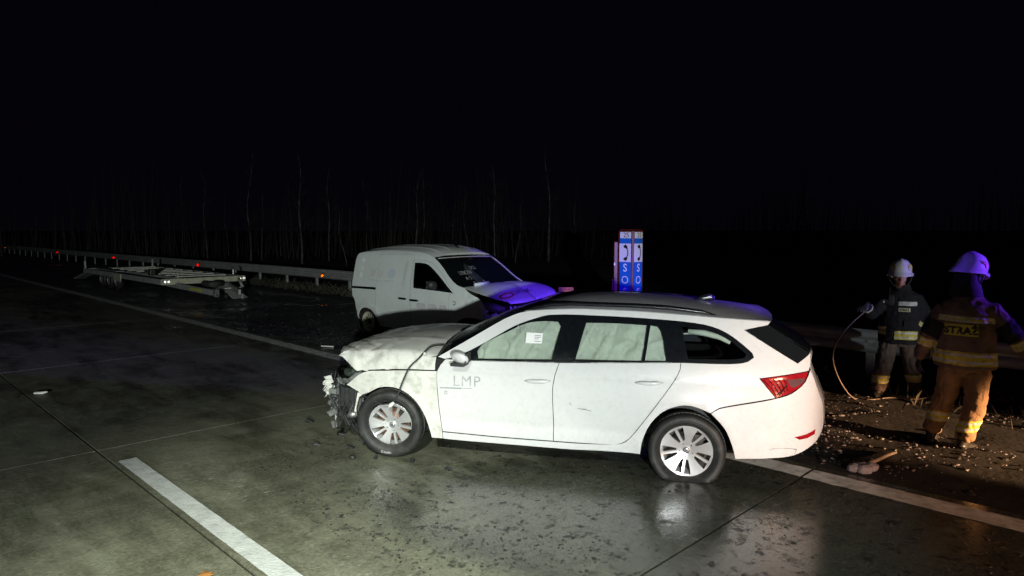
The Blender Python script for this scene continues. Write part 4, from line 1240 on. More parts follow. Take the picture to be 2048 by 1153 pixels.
part('air_duct', M['plastic'], lambda b: (box(b, (1.80, 0.70, 0.50), (0.17, 0.16, 0.19), Matrix.Rotation(R(-8), 4, 'Y'), 0.012), [box(b, (1.73 + 0.05 * k, 0.785, 0.5), (0.012, 0.012, 0.2)) for k in range(4)]))
part('bumper_foam', M['shell'], lambda b: [box(b, (1.90 + rj.uniform(-.16, .12), 0.62 + rj.uniform(-.1, .14), 0.50 + rj.uniform(-.2, .22)), (rj.uniform(.02, .09), rj.uniform(.01, .05), rj.uniform(.015, .07)), Matrix.Rotation(rj.uniform(-1, 1), 4, 'Y') @ Matrix.Rotation(rj.uniform(-.6, .6), 4, 'X'), 0.003) for k in range(46)])
part('hanging_wire', M['plastic'], lambda b: [tube(b, [(1.80 + rj.uniform(-.1, .2), .66 + rj.uniform(-.1, .14), .62 + rj.uniform(-.1, .15)), (1.88 + rj.uniform(-.12, .16), .74 + rj.uniform(-.1, .1), .42 + rj.uniform(-.12, .1)), (1.9 + rj.uniform(-.2, .16), .72, .22 + rj.uniform(-.1, .12))], 0.006, 4) for k in range(12)])
part('fog_lamp', M['grey'], lambda b: (tube(b, [(2.03, 0.60, 0.47), (2.06, 0.63, 0.46), (2.07, 0.65, 0.455)], [0.05, 0.045, 0.02], 12)), True)
part('dangling_strut', M['steel'], lambda b: (tube(b, [(1.95, 0.66, 0.45), (1.965, 0.69, 0.34), (1.985, 0.70, 0.24)], [0.016, 0.013, 0.012], 6), box(b, (1.985, 0.70, 0.215), (0.055, 0.04, 0.07), Matrix.Rotation(0.3, 4, 'Y'), 0.006)))
part('grille_strip', M['trim'], lambda b: (tube(b, [(1.87, 0.62, 0.86), (1.98, 0.60, 0.74), (2.06, 0.58, 0.62)], 0.013, 6), tube(b, [(1.83, 0.50, 0.87), (1.95, 0.50, 0.75), (2.06, 0.5, 0.60)], 0.012, 6), tube(b, [(1.90, 0.30, 0.85), (2.05, 0.4, 0.62)], 0.012, 6)))
part('arch_liner_scrap', M['plastic'], lambda b: (tube(b, [(1.64, 0.86, 0.30), (1.66, 0.83, 0.42), (1.64, 0.82, 0.52), (1.56, 0.84, 0.585)], [0.010, 0.024, 0.02, 0.008], 6), [box(b, (1.62 + rj.uniform(-.04, .1), 0.7 + rj.uniform(-.1, .1), 0.2 + rj.uniform(-.1, .16)), (rj.uniform(.02, .07), .02, rj.uniform(.03, .10)), Matrix.Rotation(rj.uniform(-.8, .8), 4, 'Y')) for k in range(12)]))
part('inner_wing', M['bent'], lambda b: box(b, (1.665, 0.80, 0.47), (0.07, 0.03, 0.19), Matrix.Rotation(R(-12), 4, 'Y'), 0.008))
part('wiring_loom', M['plastic'], lambda b: [tube(b, [(1.72 + rj.uniform(-.05, .2), .72, .62 - .02 * k), (1.80 + rj.uniform(-.1, .1), .80, .42 + rj.uniform(-.08, .05)), (1.86 + rj.uniform(-.1, .12), .74, .3 + rj.uniform(-.1, .1)), (1.9 + rj.uniform(-.1, .1), .7, .42)], 0.007, 5) for k in range(7)])
part('engine', M['darksteel'], lambda b: (box(b, (1.35, -0.05, 0.62), (0.62, 1.1, 0.5), None, 0.03), box(b, (1.35, 0.1, 0.86), (0.4, 0.5, 0.08), None, 0.03)))
# sagging cable from the scuttle over the fender to the wheel
CAB = [(0.636, 0.40, 1.135), (0.80, 0.66, 1.045), (0.935, 0.80, 1.035), (0.985, 0.87, 0.985), (1.02, 0.90, 0.94), (1.10, 0.925, 0.86), (1.155, 0.945, 0.74), (1.20, 0.96, 0.62), (1.235, 0.97, 0.555), (1.30, 0.97, 0.525), (1.38, 0.96, 0.515), (1.46, 0.95, 0.55), (1.55, 0.92, 0.56)]
bm = bmesh.new()
tube(bm, curve_pts([Vector(p) for p in CAB], 0.03, 80, closed=False), 0.0075, 6)
cable = bmo('cable', bm, M['plastic'], est, True)
bm = bmesh.new(); tube(bm, [(1.235, 0.975, 0.54), (1.265, 0.978, 0.515), (1.29, 0.975, 0.495)], [0.012, 0.019, 0.014], 8)
bmo('cable_plug', bm, M['whiteplas'], cable, True)
bm = bmesh.new(); tube(bm, [(0.968, 0.90, 0.985), (0.955, 0.905, 0.99)], 0.014, 8)
bmo('cable_plug', bm, M['whiteplas'], cable, True)

# ================================================================== THE WHITE VAN
VS_ = [(.15,.80),(.3,.845),(.45,.865),(.7,.875),(.95,.87),(1.1,.855),(1.3,.81),(1.5,.755),(1.62,.715),(1.7,.66),(1.76,.56)]
VP_ = [(-2.2,.955),(-2.12,.975),(-1.9,.992),(-1.4,1.),(.9,1.),(1.2,.985),(1.5,.95),(1.8,.88),(2.1,.78),(2.2,.7)]
def wvan(x, z):
    w = lerp_t(VS_, z) * lerp_t(VP_, x)
    r = math.hypot(x + 1.40, z - 0.27)
    w += 0.014 * math.exp(-((r - 0.37) / 0.05) ** 2)
    w -= 0.010 * math.exp(-((z - 0.62) / 0.06) ** 2) * sstep(-1.15, -1.0, x) * sstep(1.0, 0.8, x)
    # pressed panel of the load side
    d = max(abs(x + 1.0) - 0.66, abs(z - 1.29) - 0.21)
    w -= 0.009 * sstep(0.03, -0.02, d)
    k = sstep(1.15, 1.5, x)
    return w + k * (0.022 * nz(x, z, 2, 6) + 0.012 * nz(x, z, 7, 13))
van = empty('panel_van', (-1.16656, 13.02193, 0), R(-42.271), 'white panel van with crushed bonnet standing behind the estate car', 'van')
VPt = M['vanpaint']
VARCH = [(-1.70, 0.30), (-1.71, 0.40), (-1.66, 0.49), (-1.585, 0.553), (-1.487, 0.580), (-1.357, 0.565), (-1.23, 0.49), (-1.12, 0.38), (-1.06, 0.27)]
VDOOR = [(-0.135, 1.546), (0.137, 1.543), (0.30, 1.52), (0.411, 1.475), (0.56, 1.40), (0.702, 1.30), (0.88, 1.15), (1.038, 1.009), (0.93, 0.985), (0.902, 0.93), (0.902, 0.709), (0.88, 0.34), (-0.115, 0.32), (-0.118, 0.70), (-0.118, 1.032)]
VSL = [(-0.155, 1.63), (-0.14, 1.40), (-0.124, 1.032), (-0.122, 0.32), (-1.05, 0.32), (-1.10, 0.42), (-1.149, 0.52), (-1.145, 0.935), (-1.15, 1.2), (-1.16, 1.50), (-1.18, 1.615), (-0.7, 1.635)]
VBODY = [(-1.70, 0.30), (-1.80, 0.56), (-1.834, 0.701), (-1.914, 0.789), (-1.925, 0.974), (-1.915, 1.206), (-1.925, 1.481), (-1.912, 1.58), (-1.835, 1.632), (-1.455, 1.668), (-1.044, 1.693), (-0.60, 1.698), (-0.242, 1.691), (0.138, 1.662), (0.366, 1.602), (0.532, 1.522), (0.70, 1.41), (0.856, 1.292), (1.0, 1.20), (1.12, 1.145), (1.267, 1.112),
         (1.345, 1.06), (1.50, 0.99), (1.62, 0.92), (1.72, 0.80), (1.66, 0.60), (1.44, 0.62), (1.25, 0.60), (1.10, 0.52), (1.03, 0.40), (1.0, 0.26), (0.3, 0.255), (-1.06, 0.255)] + list(reversed(VARCH))[0:-1]
VWIN = [(-0.105, 1.494), (0.04, 1.497), (0.187, 1.485), (0.30, 1.456), (0.399, 1.409), (0.65, 1.262), (0.86, 1.118), (1.005, 1.015), (0.75, 1.022), (0.519, 1.030), (-0.037, 1.043)]
VGL = [(-0.06, 1.462), (0.06, 1.466), (0.187, 1.455), (0.29, 1.427), (0.39, 1.378), (0.62, 1.235), (0.80, 1.10), (0.82, 1.065), (0.5, 1.068), (0.0, 1.078)]
for sg in (-1, 1):
    g = 0.07 if sg < 0 else 0.14
    panel('body', VBODY, wvan, sg, VPt, van, holes=(VDOOR, VSL), grid=g, gap=0.002)
    d_ = panel('front_door', VDOOR, wvan, sg, VPt, van, holes=(VWIN,), grid=g)
    panel('sliding_door', VSL, wvan, sg, VPt, van, grid=g)
    panel('window_seal', VWIN, wvan, sg, M['trim'], d_, holes=(VGL,), off=-0.002, gap=0.001, grid=0.1)
    panel('door_glass', VGL, wvan, sg, M['glass'], d_, off=-0.008, gap=-0.003, grid=0.1)
    panel('slide_rail', [(-1.917, 0.979), (-1.143, 0.996), (-1.141, 0.948), (-1.915, 0.938)], wvan, sg, M['trim'], van, off=0.004, gap=0, grid=0.1)
    def wvs(x, z): return lerp_t(VS_, z) * lerp_t(VP_, x) - 0.04
    panel('inner_shell', [(-1.6, 0.62), (-1.88, 0.8), (-1.88, 1.5), (-0.2, 1.6), (-0.15, 1.02), (1.0, 0.99), (1.2, 0.9), (1.0, 0.62), (0.9, 0.3), (-1.0, 0.3), (-1.2, 0.62)], wvs, sg, M['inside'], van, gap=0, grid=0.2, curved=False, normals=False)
def vhandle(x0, x1, z):
    bm = bmesh.new()
    n = 7
    tube(bm, [(x0 + (x1 - x0) * k / n, -wvan(x0, z) - 0.004 - 0.018 * math.sin(math.pi * k / n) ** 0.5, z) for k in range(n + 1)], [0.012] + [0.020] * (n - 1) + [0.012], 8)
    bmo('door_handle', bm, M['trim'], van, True)
vhandle(-0.445, -0.225, 0.834); vhandle(-0.126, 0.112, 0.824)
panel('fuel_flap', [(-1.60, 0.885), (-1.39, 0.88), (-1.385, 0.735), (-1.595, 0.735)], wvan, -1, VPt, van, off=0.004, gap=0, sharp_deg=120)
bm = bmesh.new()
PP = [(-0.388, 1.065), (-0.75, 1.058), (-1.059, 1.075), (-1.40, 1.10), (-1.562, 1.142), (-1.688, 1.239), (-1.76, 1.372), (-1.735, 1.47), (-1.66, 1.52)]
tube(bm, [(p.x, -wvan(p.x, p.y) + 0.001, p.y) for p in curve_pts([Vector(q) for q in PP], 0.05, 70, closed=False)], 0.003, 5)
bmo('pressed_rib', bm, VPt, van, True)
scl = lambda a, b: Vector((1.045 + a, -wvan(1.045 + a, 0.846 + b) - 0.002, 0.846 + b))
scrawl([[(-1, .8), (.6, 1), (1, .4), (.9, -.6), (-.2, -1), (-.9, -.7)]], (0, 0), 0.028, scl, M['print_black'], van, 0.006, 'side_repeater')
# washed-out print on the load side and the door
def vs_fn(x0, z0, sl=0.0): return lambda a, b: Vector((x0 + a, -wvan(x0 + a, z0 + b) - 0.0025, z0 + b + sl * a))
for nm, (x0, z0, w, h_), m in (('print_block', (-1.30, 1.27, .16, .15), mat('faded_red_print', (0.68, 0.68, 0.67), 0.5)), ('print_block', (-1.05, 1.25, .15, .14), mat('faded_warm_print', (0.67, 0.70, 0.69), 0.5)), ('print_block', (-0.72, 1.27, .24, .17), mat('faded_blue_print', (0.62, 0.70, 0.76), 0.5))):
    f = vs_fn(x0, z0)
    n = 14
    pts = [f(w * 0.55 * math.cos(6.283 * k / n) * (1 + 0.2 * nz(k, x0, 0, 1)), h_ * 0.55 * math.sin(6.283 * k / n) * (1 + .25 * nz(k, z0, 3, 1))) for k in range(n)]
    mk(nm, pts, [tuple(range(n))], m, van, False)
bm = bmesh.new()
for x0, x1, z in ((-1.40, -1.0, 1.118), (-0.92, -0.62, 1.122)):
    f = vs_fn(0, 0); v = [bm.verts.new(f(x, zz)) for x, zz in ((x0, z), (x1, z + .003), (x1, z + .016), (x0, z + .013))]; bm.faces.new(v)
bmo('print_rule', bm, M['print_pale'], van)
f = vs_fn(0, 0)
for x0 in (0.185, 0.485, 0.765):
    n = 18; pts = [f(x0 + 0.135 * math.cos(6.283 * k / n) * (0.8 if x0 > .7 else 1), 0.735 + 0.075 * max(-0.95, min(0.75, math.sin(6.283 * k / n)))) for k in range(n)]
    mk('logo_disc', pts, [tuple(range(n))], M['print_pale'], van, False)
lettering('door_lettering', 'oono', 0.15, vs_fn(0.735, 0.515, 0.12), M['chalk'], van, shear=0.3, bold=0.004)
# roof with pressed ribs
VEDGE = [(-1.9, 1.60), (-1.835, 1.634), (-1.455, 1.670), (-1.044, 1.695), (-0.60, 1.700), (-0.242, 1.693), (0.138, 1.664), (0.366, 1.604), (0.45, 1.566)]
VCR = [(-1.93, 1.64), (-1.8, 1.70), (-1.5, 1.745), (-1.0, 1.79), (-0.4, 1.80), (0.05, 1.775), (0.3, 1.715), (0.55, 1.60)]
def vroof(s, t):
    t = 2 * t - 1; xs = 0.40 + (-1.905 - 0.40) * s
    x = xs + 0.07 * (1 - s) ** 4 * (1 - t * t) - 0.03 * s ** 4 * (1 - t * t)
    ze = lerp_t(VEDGE, xs) - 0.002; zc = max(lerp_t(VCR, xs), ze); ye = lerp_t(VS_, ze) * lerp_t(VP_, xs) - 0.004
    z = ze + (zc - ze) * (1 - abs(t) ** 3)
    rib = 0
    for c in (-0.72, -0.36, 0.36, 0.72): rib += math.exp(-((t - c) / 0.035) ** 2)
    z += 0.012 * rib * sstep(0.03, 0.12, s) * sstep(1, 0.9, s)
    return Vector((x, ye * t, z))
patch('roof', vroof, 36, 80, VPt, van, 0.004, flip=False)
bm = bmesh.new()
tube(bm, [vroof(0.10, 0.5) + Vector((0, 0, -.01)), vroof(0.10, 0.5) + Vector((-0.03, 0, 0.03)), vroof(0.10, 0.5) + Vector((-0.34, 0, 0.28))], [0.028, 0.020, 0.006], 8)
bmo('aerial', bm, M['trim'], van, True)
# windscreen between the pillars
VWS = [(0.40, 1.590), (0.532, 1.516), (0.70, 1.404), (0.856, 1.286), (1.0, 1.193), (1.10, 1.145), (1.16, 1.12)]
def vws(s, t):
    p = cr([Vector(q) for q in VWS], s); t = 2 * t - 1; b = 1 - t * t
    ye = lerp_t(VS_, p[1]) * lerp_t(VP_, p[0]) - 0.006
    return Vector((p[0] + b * (0.07 + 0.05 * s), ye * t, p[1] + b * (0.022 + 0.0 * s)))
patch('windscreen', vws, 16, 22, M['screen'], van, 0.004, flip=True)
VR = M['trim']
def edge_tube(name, pts, r, m, n=6):
    bm = bmesh.new(); tube(bm, pts, r, n); return bmo(name, bm, m, van, True)
edge_tube('windscreen_seal', [vws(0, j / 14) + Vector((0.004, 0, 0.006)) for j in range(15)], 0.012, VR)
for t in (0, 1):
    edge_tube('pillar_seal', [vws(i / 10, t) + Vector((0.006, 0.012 * (1 - 2 * t), 0.004)) for i in range(11)], 0.011, VR)
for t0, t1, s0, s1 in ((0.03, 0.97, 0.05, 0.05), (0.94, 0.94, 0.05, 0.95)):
    edge_tube('painted_sheen', [vws(s0 + (s1 - s0) * j / 12, t0 + (t1 - t0) * j / 12) + Vector((0.006, 0, 0.005)) for j in range(13)], 0.006, M['print_pale'])  # pale tubes painted in as sheen along the glass edges
bm = bmesh.new(); a = vws(0.13, 0.50); eloft(bm, [(a + Vector((0.0, 0.03, 0.0)), (0.05, 0, 0), (0, 0, 0.03)), (a + Vector((0.012, -0.04, -0.02)), (0.05, 0, 0), (0, 0, 0.035)), (a + Vector((0.03, -0.14, -0.06)), (0.03, 0, 0), (0, 0, 0.03))]); bmo('inner_mirror', bm, M['trim'], van, True)
# frost-like patch with marker scrawl on the windscreen
wsf = lambda a, b: vws(b, a) + Vector((0.010, 0, 0.008))
hz = mat('fogged_glass', (0.035, 0.042, 0.042), 0.6, 0, 0, 0.5, 7)
n = 20
mk('fogged_patch', [wsf(0.30 + 0.055 * math.cos(6.283 * k / n) * (1 + .5 * nz(k, 0, 2, .7)), 0.55 + 0.30 * math.sin(6.283 * k / n) * (1 + .2 * nz(k, 5, 2, .7))) - Vector((0.003, 0, 0.002)) for k in range(n)], [tuple(range(n))], hz, van, False)
def wtext(s, size, t0, s0):
    lettering('marker_scrawl', s, 1.0, lambda a, b: wsf(t0 + a * size * 0.62, s0 - b * size * 1.5 - a * size * 0.02), M['chalk'], van, align='LEFT', bold=-0.01)
wtext('UNOW', 0.085, 0.13, 0.46); wtext('A S', 0.085, 0.16, 0.60); wtext('R', 0.085, 0.20, 0.76)
wtext('OCS', 0.07, 0.32, 0.36); wtext('RDIK', 0.07, 0.27, 0.72)
# bonnet, burst open and folded along a crease
HB = [[(1.17, -.775, 1.105), (1.19, -.4, 1.145), (1.20, -.02, 1.155), (1.20, .12, 1.155), (1.19, .42, 1.155), (1.15, .76, 1.135)],
      [(1.52, -.77, 1.035), (1.55, -.4, 1.105), (1.55, -.02, 1.14), (1.54, .14, 1.125), (1.55, .42, 1.155), (1.46, .74, 1.13)],
      [(1.86, -.74, .965), (1.90, -.4, 1.035), (1.88, -.06, 1.055), (1.84, .10, 1.02), (1.92, .40, 1.125), (1.74, .70, 1.09)],
      [(2.06, -.66, .925), (2.12, -.38, .955), (2.07, -.08, .965), (2.03, .08, .945), (2.17, .36, 1.065), (1.92, .66, 1.04)],
      [(2.09, -.60, .885), (2.17, -.36, .895), (2.10, -.08, .90), (2.06, .08, .905), (2.26, .34, 1.00), (1.97, .64, 0.985)]]
vb = patch_fn(HB)
patch('bonnet', vb, 30, 40, VPt, van, 0.006, flip=False)
bm = bmesh.new(); tube(bm, [vb(0.45, 0.60) + Vector((0, 0, .004)), vb(0.6, 0.585) + Vector((0, 0, .004)), vb(0.8, 0.585) + Vector((0, 0, .004)), vb(0.97, 0.57) + Vector((0, 0, .004))], [0.004, 0.008, 0.011, 0.016], 5); bmo('fold_crack', bm, M['inside'], van)
bm = bmesh.new(); tube(bm, [vb(0.02, 0.30) + Vector((-0.01, 0, 0.022)), vb(0.05, 0.12) + Vector((0.0, 0, 0.03))], [0.024, 0.028], 6); bmo('scuttle_strip', bm, VPt, van, True)
# lettering across the bonnet: first letter ringed in red
def bon(a, b): return vb(0.56 - b - a * 0.14, 0.15 + a) + Vector((0, 0, 0.016))
rg = [bon(-0.03 + 0.075 * math.cos(6.283 * k / 24), 0.062 * math.sin(6.283 * k / 24)) for k in range(25)]
bm = bmesh.new(); tube(bm, rg, 0.012, 5); bmo('red_ring', bm, M['print_red'], van)
lettering('bonnet_lettering', 'DATAREK', 0.17, lambda a, b: bon(0.04 + a * 0.62, b * 0.9), M['print_grey'], van, align='LEFT', bold=0.004)
# door mirror, wheels, wreckage at the front
bm = bmesh.new()
eloft(bm, [((0.60, -0.86, 1.11), (0.02, 0, 0), (0, 0, 0.03)), ((0.62, -0.93, 1.13), (0.06, 0, 0), (0, 0, 0.07)), ((0.60, -1.02, 1.14), (0.07, 0, 0), (0, 0, 0.08)), ((0.59, -1.07, 1.14), (0.03, 0, 0), (0, 0, 0.05))])
vm = remeshed('door_mirror', bm, 0.014, M['plastic'], van, 3)
bm = bmesh.new(); box(bm, (0.535, -0.98, 1.14), (0.01, 0.13, 0.12)); bmo('mirror_glass', bm, M['steel'], vm)
def vwheel():
    w = empty('wheel'); w.parent = van
    bm = bmesh.new()
    lathe(bm, [(0.19, -0.05), (0.20, -0.085), (0.26, -0.10), (0.295, -0.09), (0.31, -0.06), (0.31, 0.06), (0.29, 0.09), (0.19, 0.06)], 56)
    bmo('tyre', bm, M['rubber'], w, True)
    bm = bmesh.new()
    lathe(bm, [(0.197, -0.085), (0.19, -0.07), (0.165, -0.055), (0.155, -0.03), (0.10, -0.035), (0.07, -0.055), (0.03, -0.055), (0.0, -0.05)], 56)
    r_ = bmo('rim', bm, M['galvbright'], w, True)
    for k in range(12):
        a = 6.283 * k / 12
        bm = bmesh.new(); bmesh.ops.create_cone(bm, cap_ends=True, segments=10, radius1=0.017, radius2=0.017, depth=0.004, matrix=Matrix.Translation((0.138 * math.cos(a), -0.037, 0.138 * math.sin(a))) @ Matrix.Rotation(R(90), 4, 'X'))
        bmo('vent_hole', bm, M['inside'], r_)
    bm = bmesh.new(); lathe(bm, [(0.06, -0.056), (0.055, -0.066), (0.0, -0.07)], 24); bmo('hub_cap', bm, M['plastic'], w, True)
    return w
vw = vwheel(); vw.location = (-1.406, -0.775, 0.31)
for x, y, rz in ((1.406, -0.70, 0), (-1.406, 0.775, R(180)), (1.406, 0.72, R(180))):
    q = copy_tree(vw, van); q.location = (x, y, 0.31); q.rotation_euler = (0, 0, rz)
def vpart(name, m, fn, smooth=False):
    bm = bmesh.new(); fn(bm); return bmo(name, bm, m, van, smooth)
vpart('underbody', M['inside'], lambda b: (box(b, (-0.3, 0, 0.33), (2.0, 1.5, 0.14)), box(b, (-1.55, 0, 0.4), (0.6, 1.0, 0.2)), box(b, (1.3, 0, 0.55), (0.5, 1.1, 0.5))))
vpart('rear_door', VPt, lambda b: [box(b, (-1.90, y, 1.03), (0.02, 0.70, 0.96), None, 0.008) for y in (-0.385, 0.385)])
vpart('rear_bumper', M['plastic'], lambda b: box(b, (-1.86, 0, 0.46), (0.14, 1.62, 0.26), None, 0.03))
vpart('seat', M['plastic'], lambda b: [(box(b, (0.0, y, 0.95), (0.16, 0.46, 0.7), Matrix.Rotation(R(-12), 4, 'Y'), 0.04), box(b, (-0.06, y, 1.38), (0.1, 0.26, 0.2), None, 0.03)) for y in (-0.4, 0.4)])
vpart('bulkhead', M['inside'], lambda b: box(b, (-0.22, 0, 0.95), (0.02, 1.4, 1.2)))
rv = random.Random(8)
vpart('engine', M['darksteel'], lambda b: (box(b, (1.6, 0, 0.72), (0.5, 1.0, 0.36), None, 0.03), box(b, (1.85, 0.1, 0.60), (0.1, 1.1, 0.42), None, 0.01)))
vpart('headlight', M['grey'], lambda b: eloft(b, [((1.50, -0.76, 0.86), (0, 0.02, 0), (0, 0, 0.02)), ((1.64, -0.74, 0.84), (0, 0.05, 0), (0, 0, 0.06)), ((1.80, -0.66, 0.80), (0, 0.06, 0), (0, 0, 0.08)), ((1.92, -0.55, 0.78), (0, 0.02, 0), (0, 0, 0.03))]), True)
vpart('inner_wing', VPt, lambda b: (tube(b, [(1.60, -0.74, 0.70), (1.75, -0.68, 0.83), (1.85, -0.62, 0.78)], 0.03, 6), tube(b, [(1.62, -0.70, 0.62), (1.80, -0.62, 0.70)], 0.025, 6), box(b, (1.70, -0.70, 0.60), (0.2, 0.03, 0.16), Matrix.Rotation(0.3, 4, 'Y'))))
vpart('torn_strap', M['whiteplas'], lambda b: [tube(b, [(2.02 + .05 * k, -0.52 + .05 * k, 0.84), (2.03 + rv.uniform(-.03, .03) + .04 * k, -0.50 + .05 * k, 0.70), (2.0 + rv.uniform(-.05, .07) + .04 * k, -0.5 + rv.uniform(-.05, .05), 0.56)], [0.012, 0.022, 0.008], 5) for k in range(4)])
vpart('bumper_rubble', M['plastic'], lambda b: [box(b, (1.95 + rv.uniform(-.2, .15), rv.uniform(-.65, .6), rv.uniform(.35, .75)), (rv.uniform(.04, .2), rv.uniform(.04, .25), rv.uniform(.03, .12)), Matrix.Rotation(rv.uniform(-.8, .8), 4, 'Y') @ Matrix.Rotation(rv.uniform(-.6, .6), 4, 'Z')) for k in range(26)])

# ================================================================== THE CAR-CARRYING TRAILER
tr = empty('car_trailer', uv(25.8, 8.35, 0), ROADROT, 'low flat car-carrying trailer with pale slats parked on the hard shoulder', 'trailer')
def tp(u, v, z): return Vector((u - 25.8, -(v - 8.35), z))            # trailer space: x along the road, y towards the lanes
def tpart(name, m, fn, smooth=False, parent=None):
    bm = bmesh.new(); fn(bm); return bmo(name, bm, m, parent or tr, smooth)
ZB = 0.60
tpart('front_beam', M['galvbright'], lambda b: box(b, tp(21.62, 8.35, ZB - 0.06), (0.07, 2.52, 0.17), None, 0.008))
for v in (7.8, 9.25):
    tpart('deck_rail', M['galv'], lambda b: box(b, tp(25.8, v, ZB - 0.02), (8.2, 0.10, 0.08), None, 0.006))
for v in (7.12, 9.58):
    tpart('side_beam', M['galv'], lambda b: box(b, tp(25.8, v, ZB - 0.06), (8.3, 0.07, 0.16), None, 0.008))
tpart('cross_member', M['galv'], lambda b: box(b, tp(29.95, 8.35, ZB - 0.06), (0.07, 2.4, 0.14)))
for k in range(8):
    u = 22.35 + 0.93 * k
    tpart('deck_slat', M['plank'], lambda b: box(b, tp(u, 8.52, ZB + 0.035), (0.17, 1.5, 0.03), None, 0.004))
for v in (7.12, 9.58):
    for u in (21.58,):
        c = tpart('marker_lamp', M['plastic'], lambda b: box(b, tp(u - 0.0, v + (0.10 if v < 8 else -0.10), ZB - 0.05), (0.035, 0.20, 0.08), None, 0.004))
        for dv in (-0.05, 0.05):
            w0 = tp(u - 0.06, v + (0.10 if v < 8 else -0.10) + dv, ZB - 0.05)
            wp = tr.location + Matrix.Rotation(ROADROT, 3, 'Z') @ w0
            ax = Matrix.Rotation(-ROADROT, 3, 'Z') @ (CAMP - wp)
            corner_cube('reflector_lens', w0, ax, 0.085, M['retro_white'], c)
for k in range(3):
    w = empty('wheel', tp(26.55 + 0.88 * k, 7.33, 0.30)); w.parent = tr
    bm = bmesh.new(); lathe(bm, [(0.17, 0.03), (0.18, 0.075), (0.22, 0.09), (0.28, 0.08), (0.30, 0.05), (0.30, -0.08), (0.18, -0.08)], 40); bmo('tyre', bm, M['rubber'], w, True)
    bm = bmesh.new(); lathe(bm, [(0.175, 0.075), (0.165, 0.05), (0.13, 0.02), (0.08, 0.05), (0.04, 0.075), (0.0, 0.08)], 40); bmo('rim', bm, M['steel'], w, True)
    q = copy_tree(w, tr); q.location = tp(26.55 + 0.88 * k, 9.37, 0.30); q.rotation_euler = (0, 0, R(180))
tpart('mudguard', M['galv'], lambda b: [box(b, tp(26.05 + 0.3 * k, 7.28, 0.645 if 0 < k < 9 else 0.56), (0.3, 0.26, 0.02), Matrix.Rotation(0.5 if k == 0 else (-0.5 if k == 9 else 0), 4, 'Y')) for k in range(0)] or box(b, tp(27.45, 7.29, 0.655), (2.55, 0.25, 0.02), None, 0.005))
tpart('side_plate', M['galvbright'], lambda b: box(b, tp(25.75, 7.07, 0.48), (0.75, 0.02, 0.24), None, 0.004))
ty = empty('spare_wheel', tp(21.42, 8.52, 0.42)); ty.parent = tr
bm = bmesh.new(); lathe(bm, [(0.17, -0.07), (0.19, -0.11), (0.26, -0.12), (0.31, -0.10), (0.33, -0.06), (0.33, 0.06), (0.31, 0.10), (0.26, 0.12), (0.19, 0.11), (0.17, 0.07)], 44, 'z', closed=True); bmo('tyre', bm, M['rubber'], ty, True)
bm = bmesh.new(); lathe(bm, [(0.0, 0.05), (0.09, 0.05), (0.12, 0.02), (0.175, 0.07)], 40, 'z'); bmo('rim', bm, M['steel'], ty, True)
def bar2(b, p, q, w, h_):
    d = (q - p); L_ = d.length; m = Matrix.Translation((p + q) / 2) @ d.to_track_quat('X', 'Z').to_matrix().to_4x4()
    bmesh.ops.create_cube(b, size=1.0, matrix=m @ Matrix.Diagonal((L_, w, h_, 1)))
db = tpart('drawbar', M['galv'], lambda b: bar2(b, tp(22.4, 7.5, 0.44), tp(18.75, 7.52, 0.38), 0.07, 0.15))
tpart('drawbar', M['galv'], lambda b: bar2(b, tp(22.4, 9.2, 0.44), tp(19.5, 8.5, 0.30), 0.07, 0.14))
tpart('yellow_sticker', mat('yellow_sticker_film', (0.55, 0.56, 0.06), 0.5), lambda b: bar2(b, tp(20.35, 7.46, 0.405) + Vector((0, 0.022, 0.01)), tp(19.55, 7.465, 0.395) + Vector((0, 0.022, 0.01)), 0.006, 0.075), parent=db)
tpart('coupling', M['steel'], lambda b: (box(b, tp(18.72, 7.52, 0.38), (0.10, 0.12, 0.2)), tube(b, [tp(18.7, 7.5, 0.36), tp(18.55, 7.5, 0.30)], 0.03)))
tpart('step_plate', M['plank'], lambda b: box(b, tp(20.75, 8.6, 0.33), (0.22, 0.9, 0.03), None, 0.004))
tpart('jack_leg', M['galv'], lambda b: (tube(b, [tp(21.5, 9.35, 0.55), tp(21.2, 9.35, 0.28)], 0.045, 8), tube(b, [tp(21.2, 9.35, 0.28), tp(20.45, 9.0, 0.02)], 0.028, 8)), True)
tpart('jockey_wheel', M['rubber'], lambda b: lathe(b, [(0.05, -0.035), (0.10, -0.03), (0.10, 0.03), (0.05, 0.035)], 20, 'y', tp(20.6, 8.55, 0.10)), True)
tpart('fender_flap', M['galv'], lambda b: (bar2(b, tp(21.3, 8.75, 0.42), tp(20.5, 8.95, 0.03), 0.5, 0.02)))
tpart('winch', M['darksteel'], lambda b: (box(b, tp(23.2, 7.35, 0.76), (0.22, 0.16, 0.2), None, 0.02), tube(b, [tp(23.2, 7.3, .76), tp(23.2, 7.15, .8)], .05)))
tpart('tow_hook', M['steel'], lambda b: tube(b, [tp(22.0, 9.4, 0.66), tp(22.0, 9.4, 0.80), tp(22.1, 9.4, 0.88)], 0.03))
for v in (7.5, 9.2):
    tpart('ramp', M['galv'], lambda b: bar2(b, tp(29.99, v, 0.52), tp(32.4, v, 0.10), 0.4, 0.05))
tpart('rear_post', M['galv'], lambda b: [box(b, tp(30.0, v, 0.72), (0.06, 0.06, 0.34)) for v in (7.16, 9.54)])

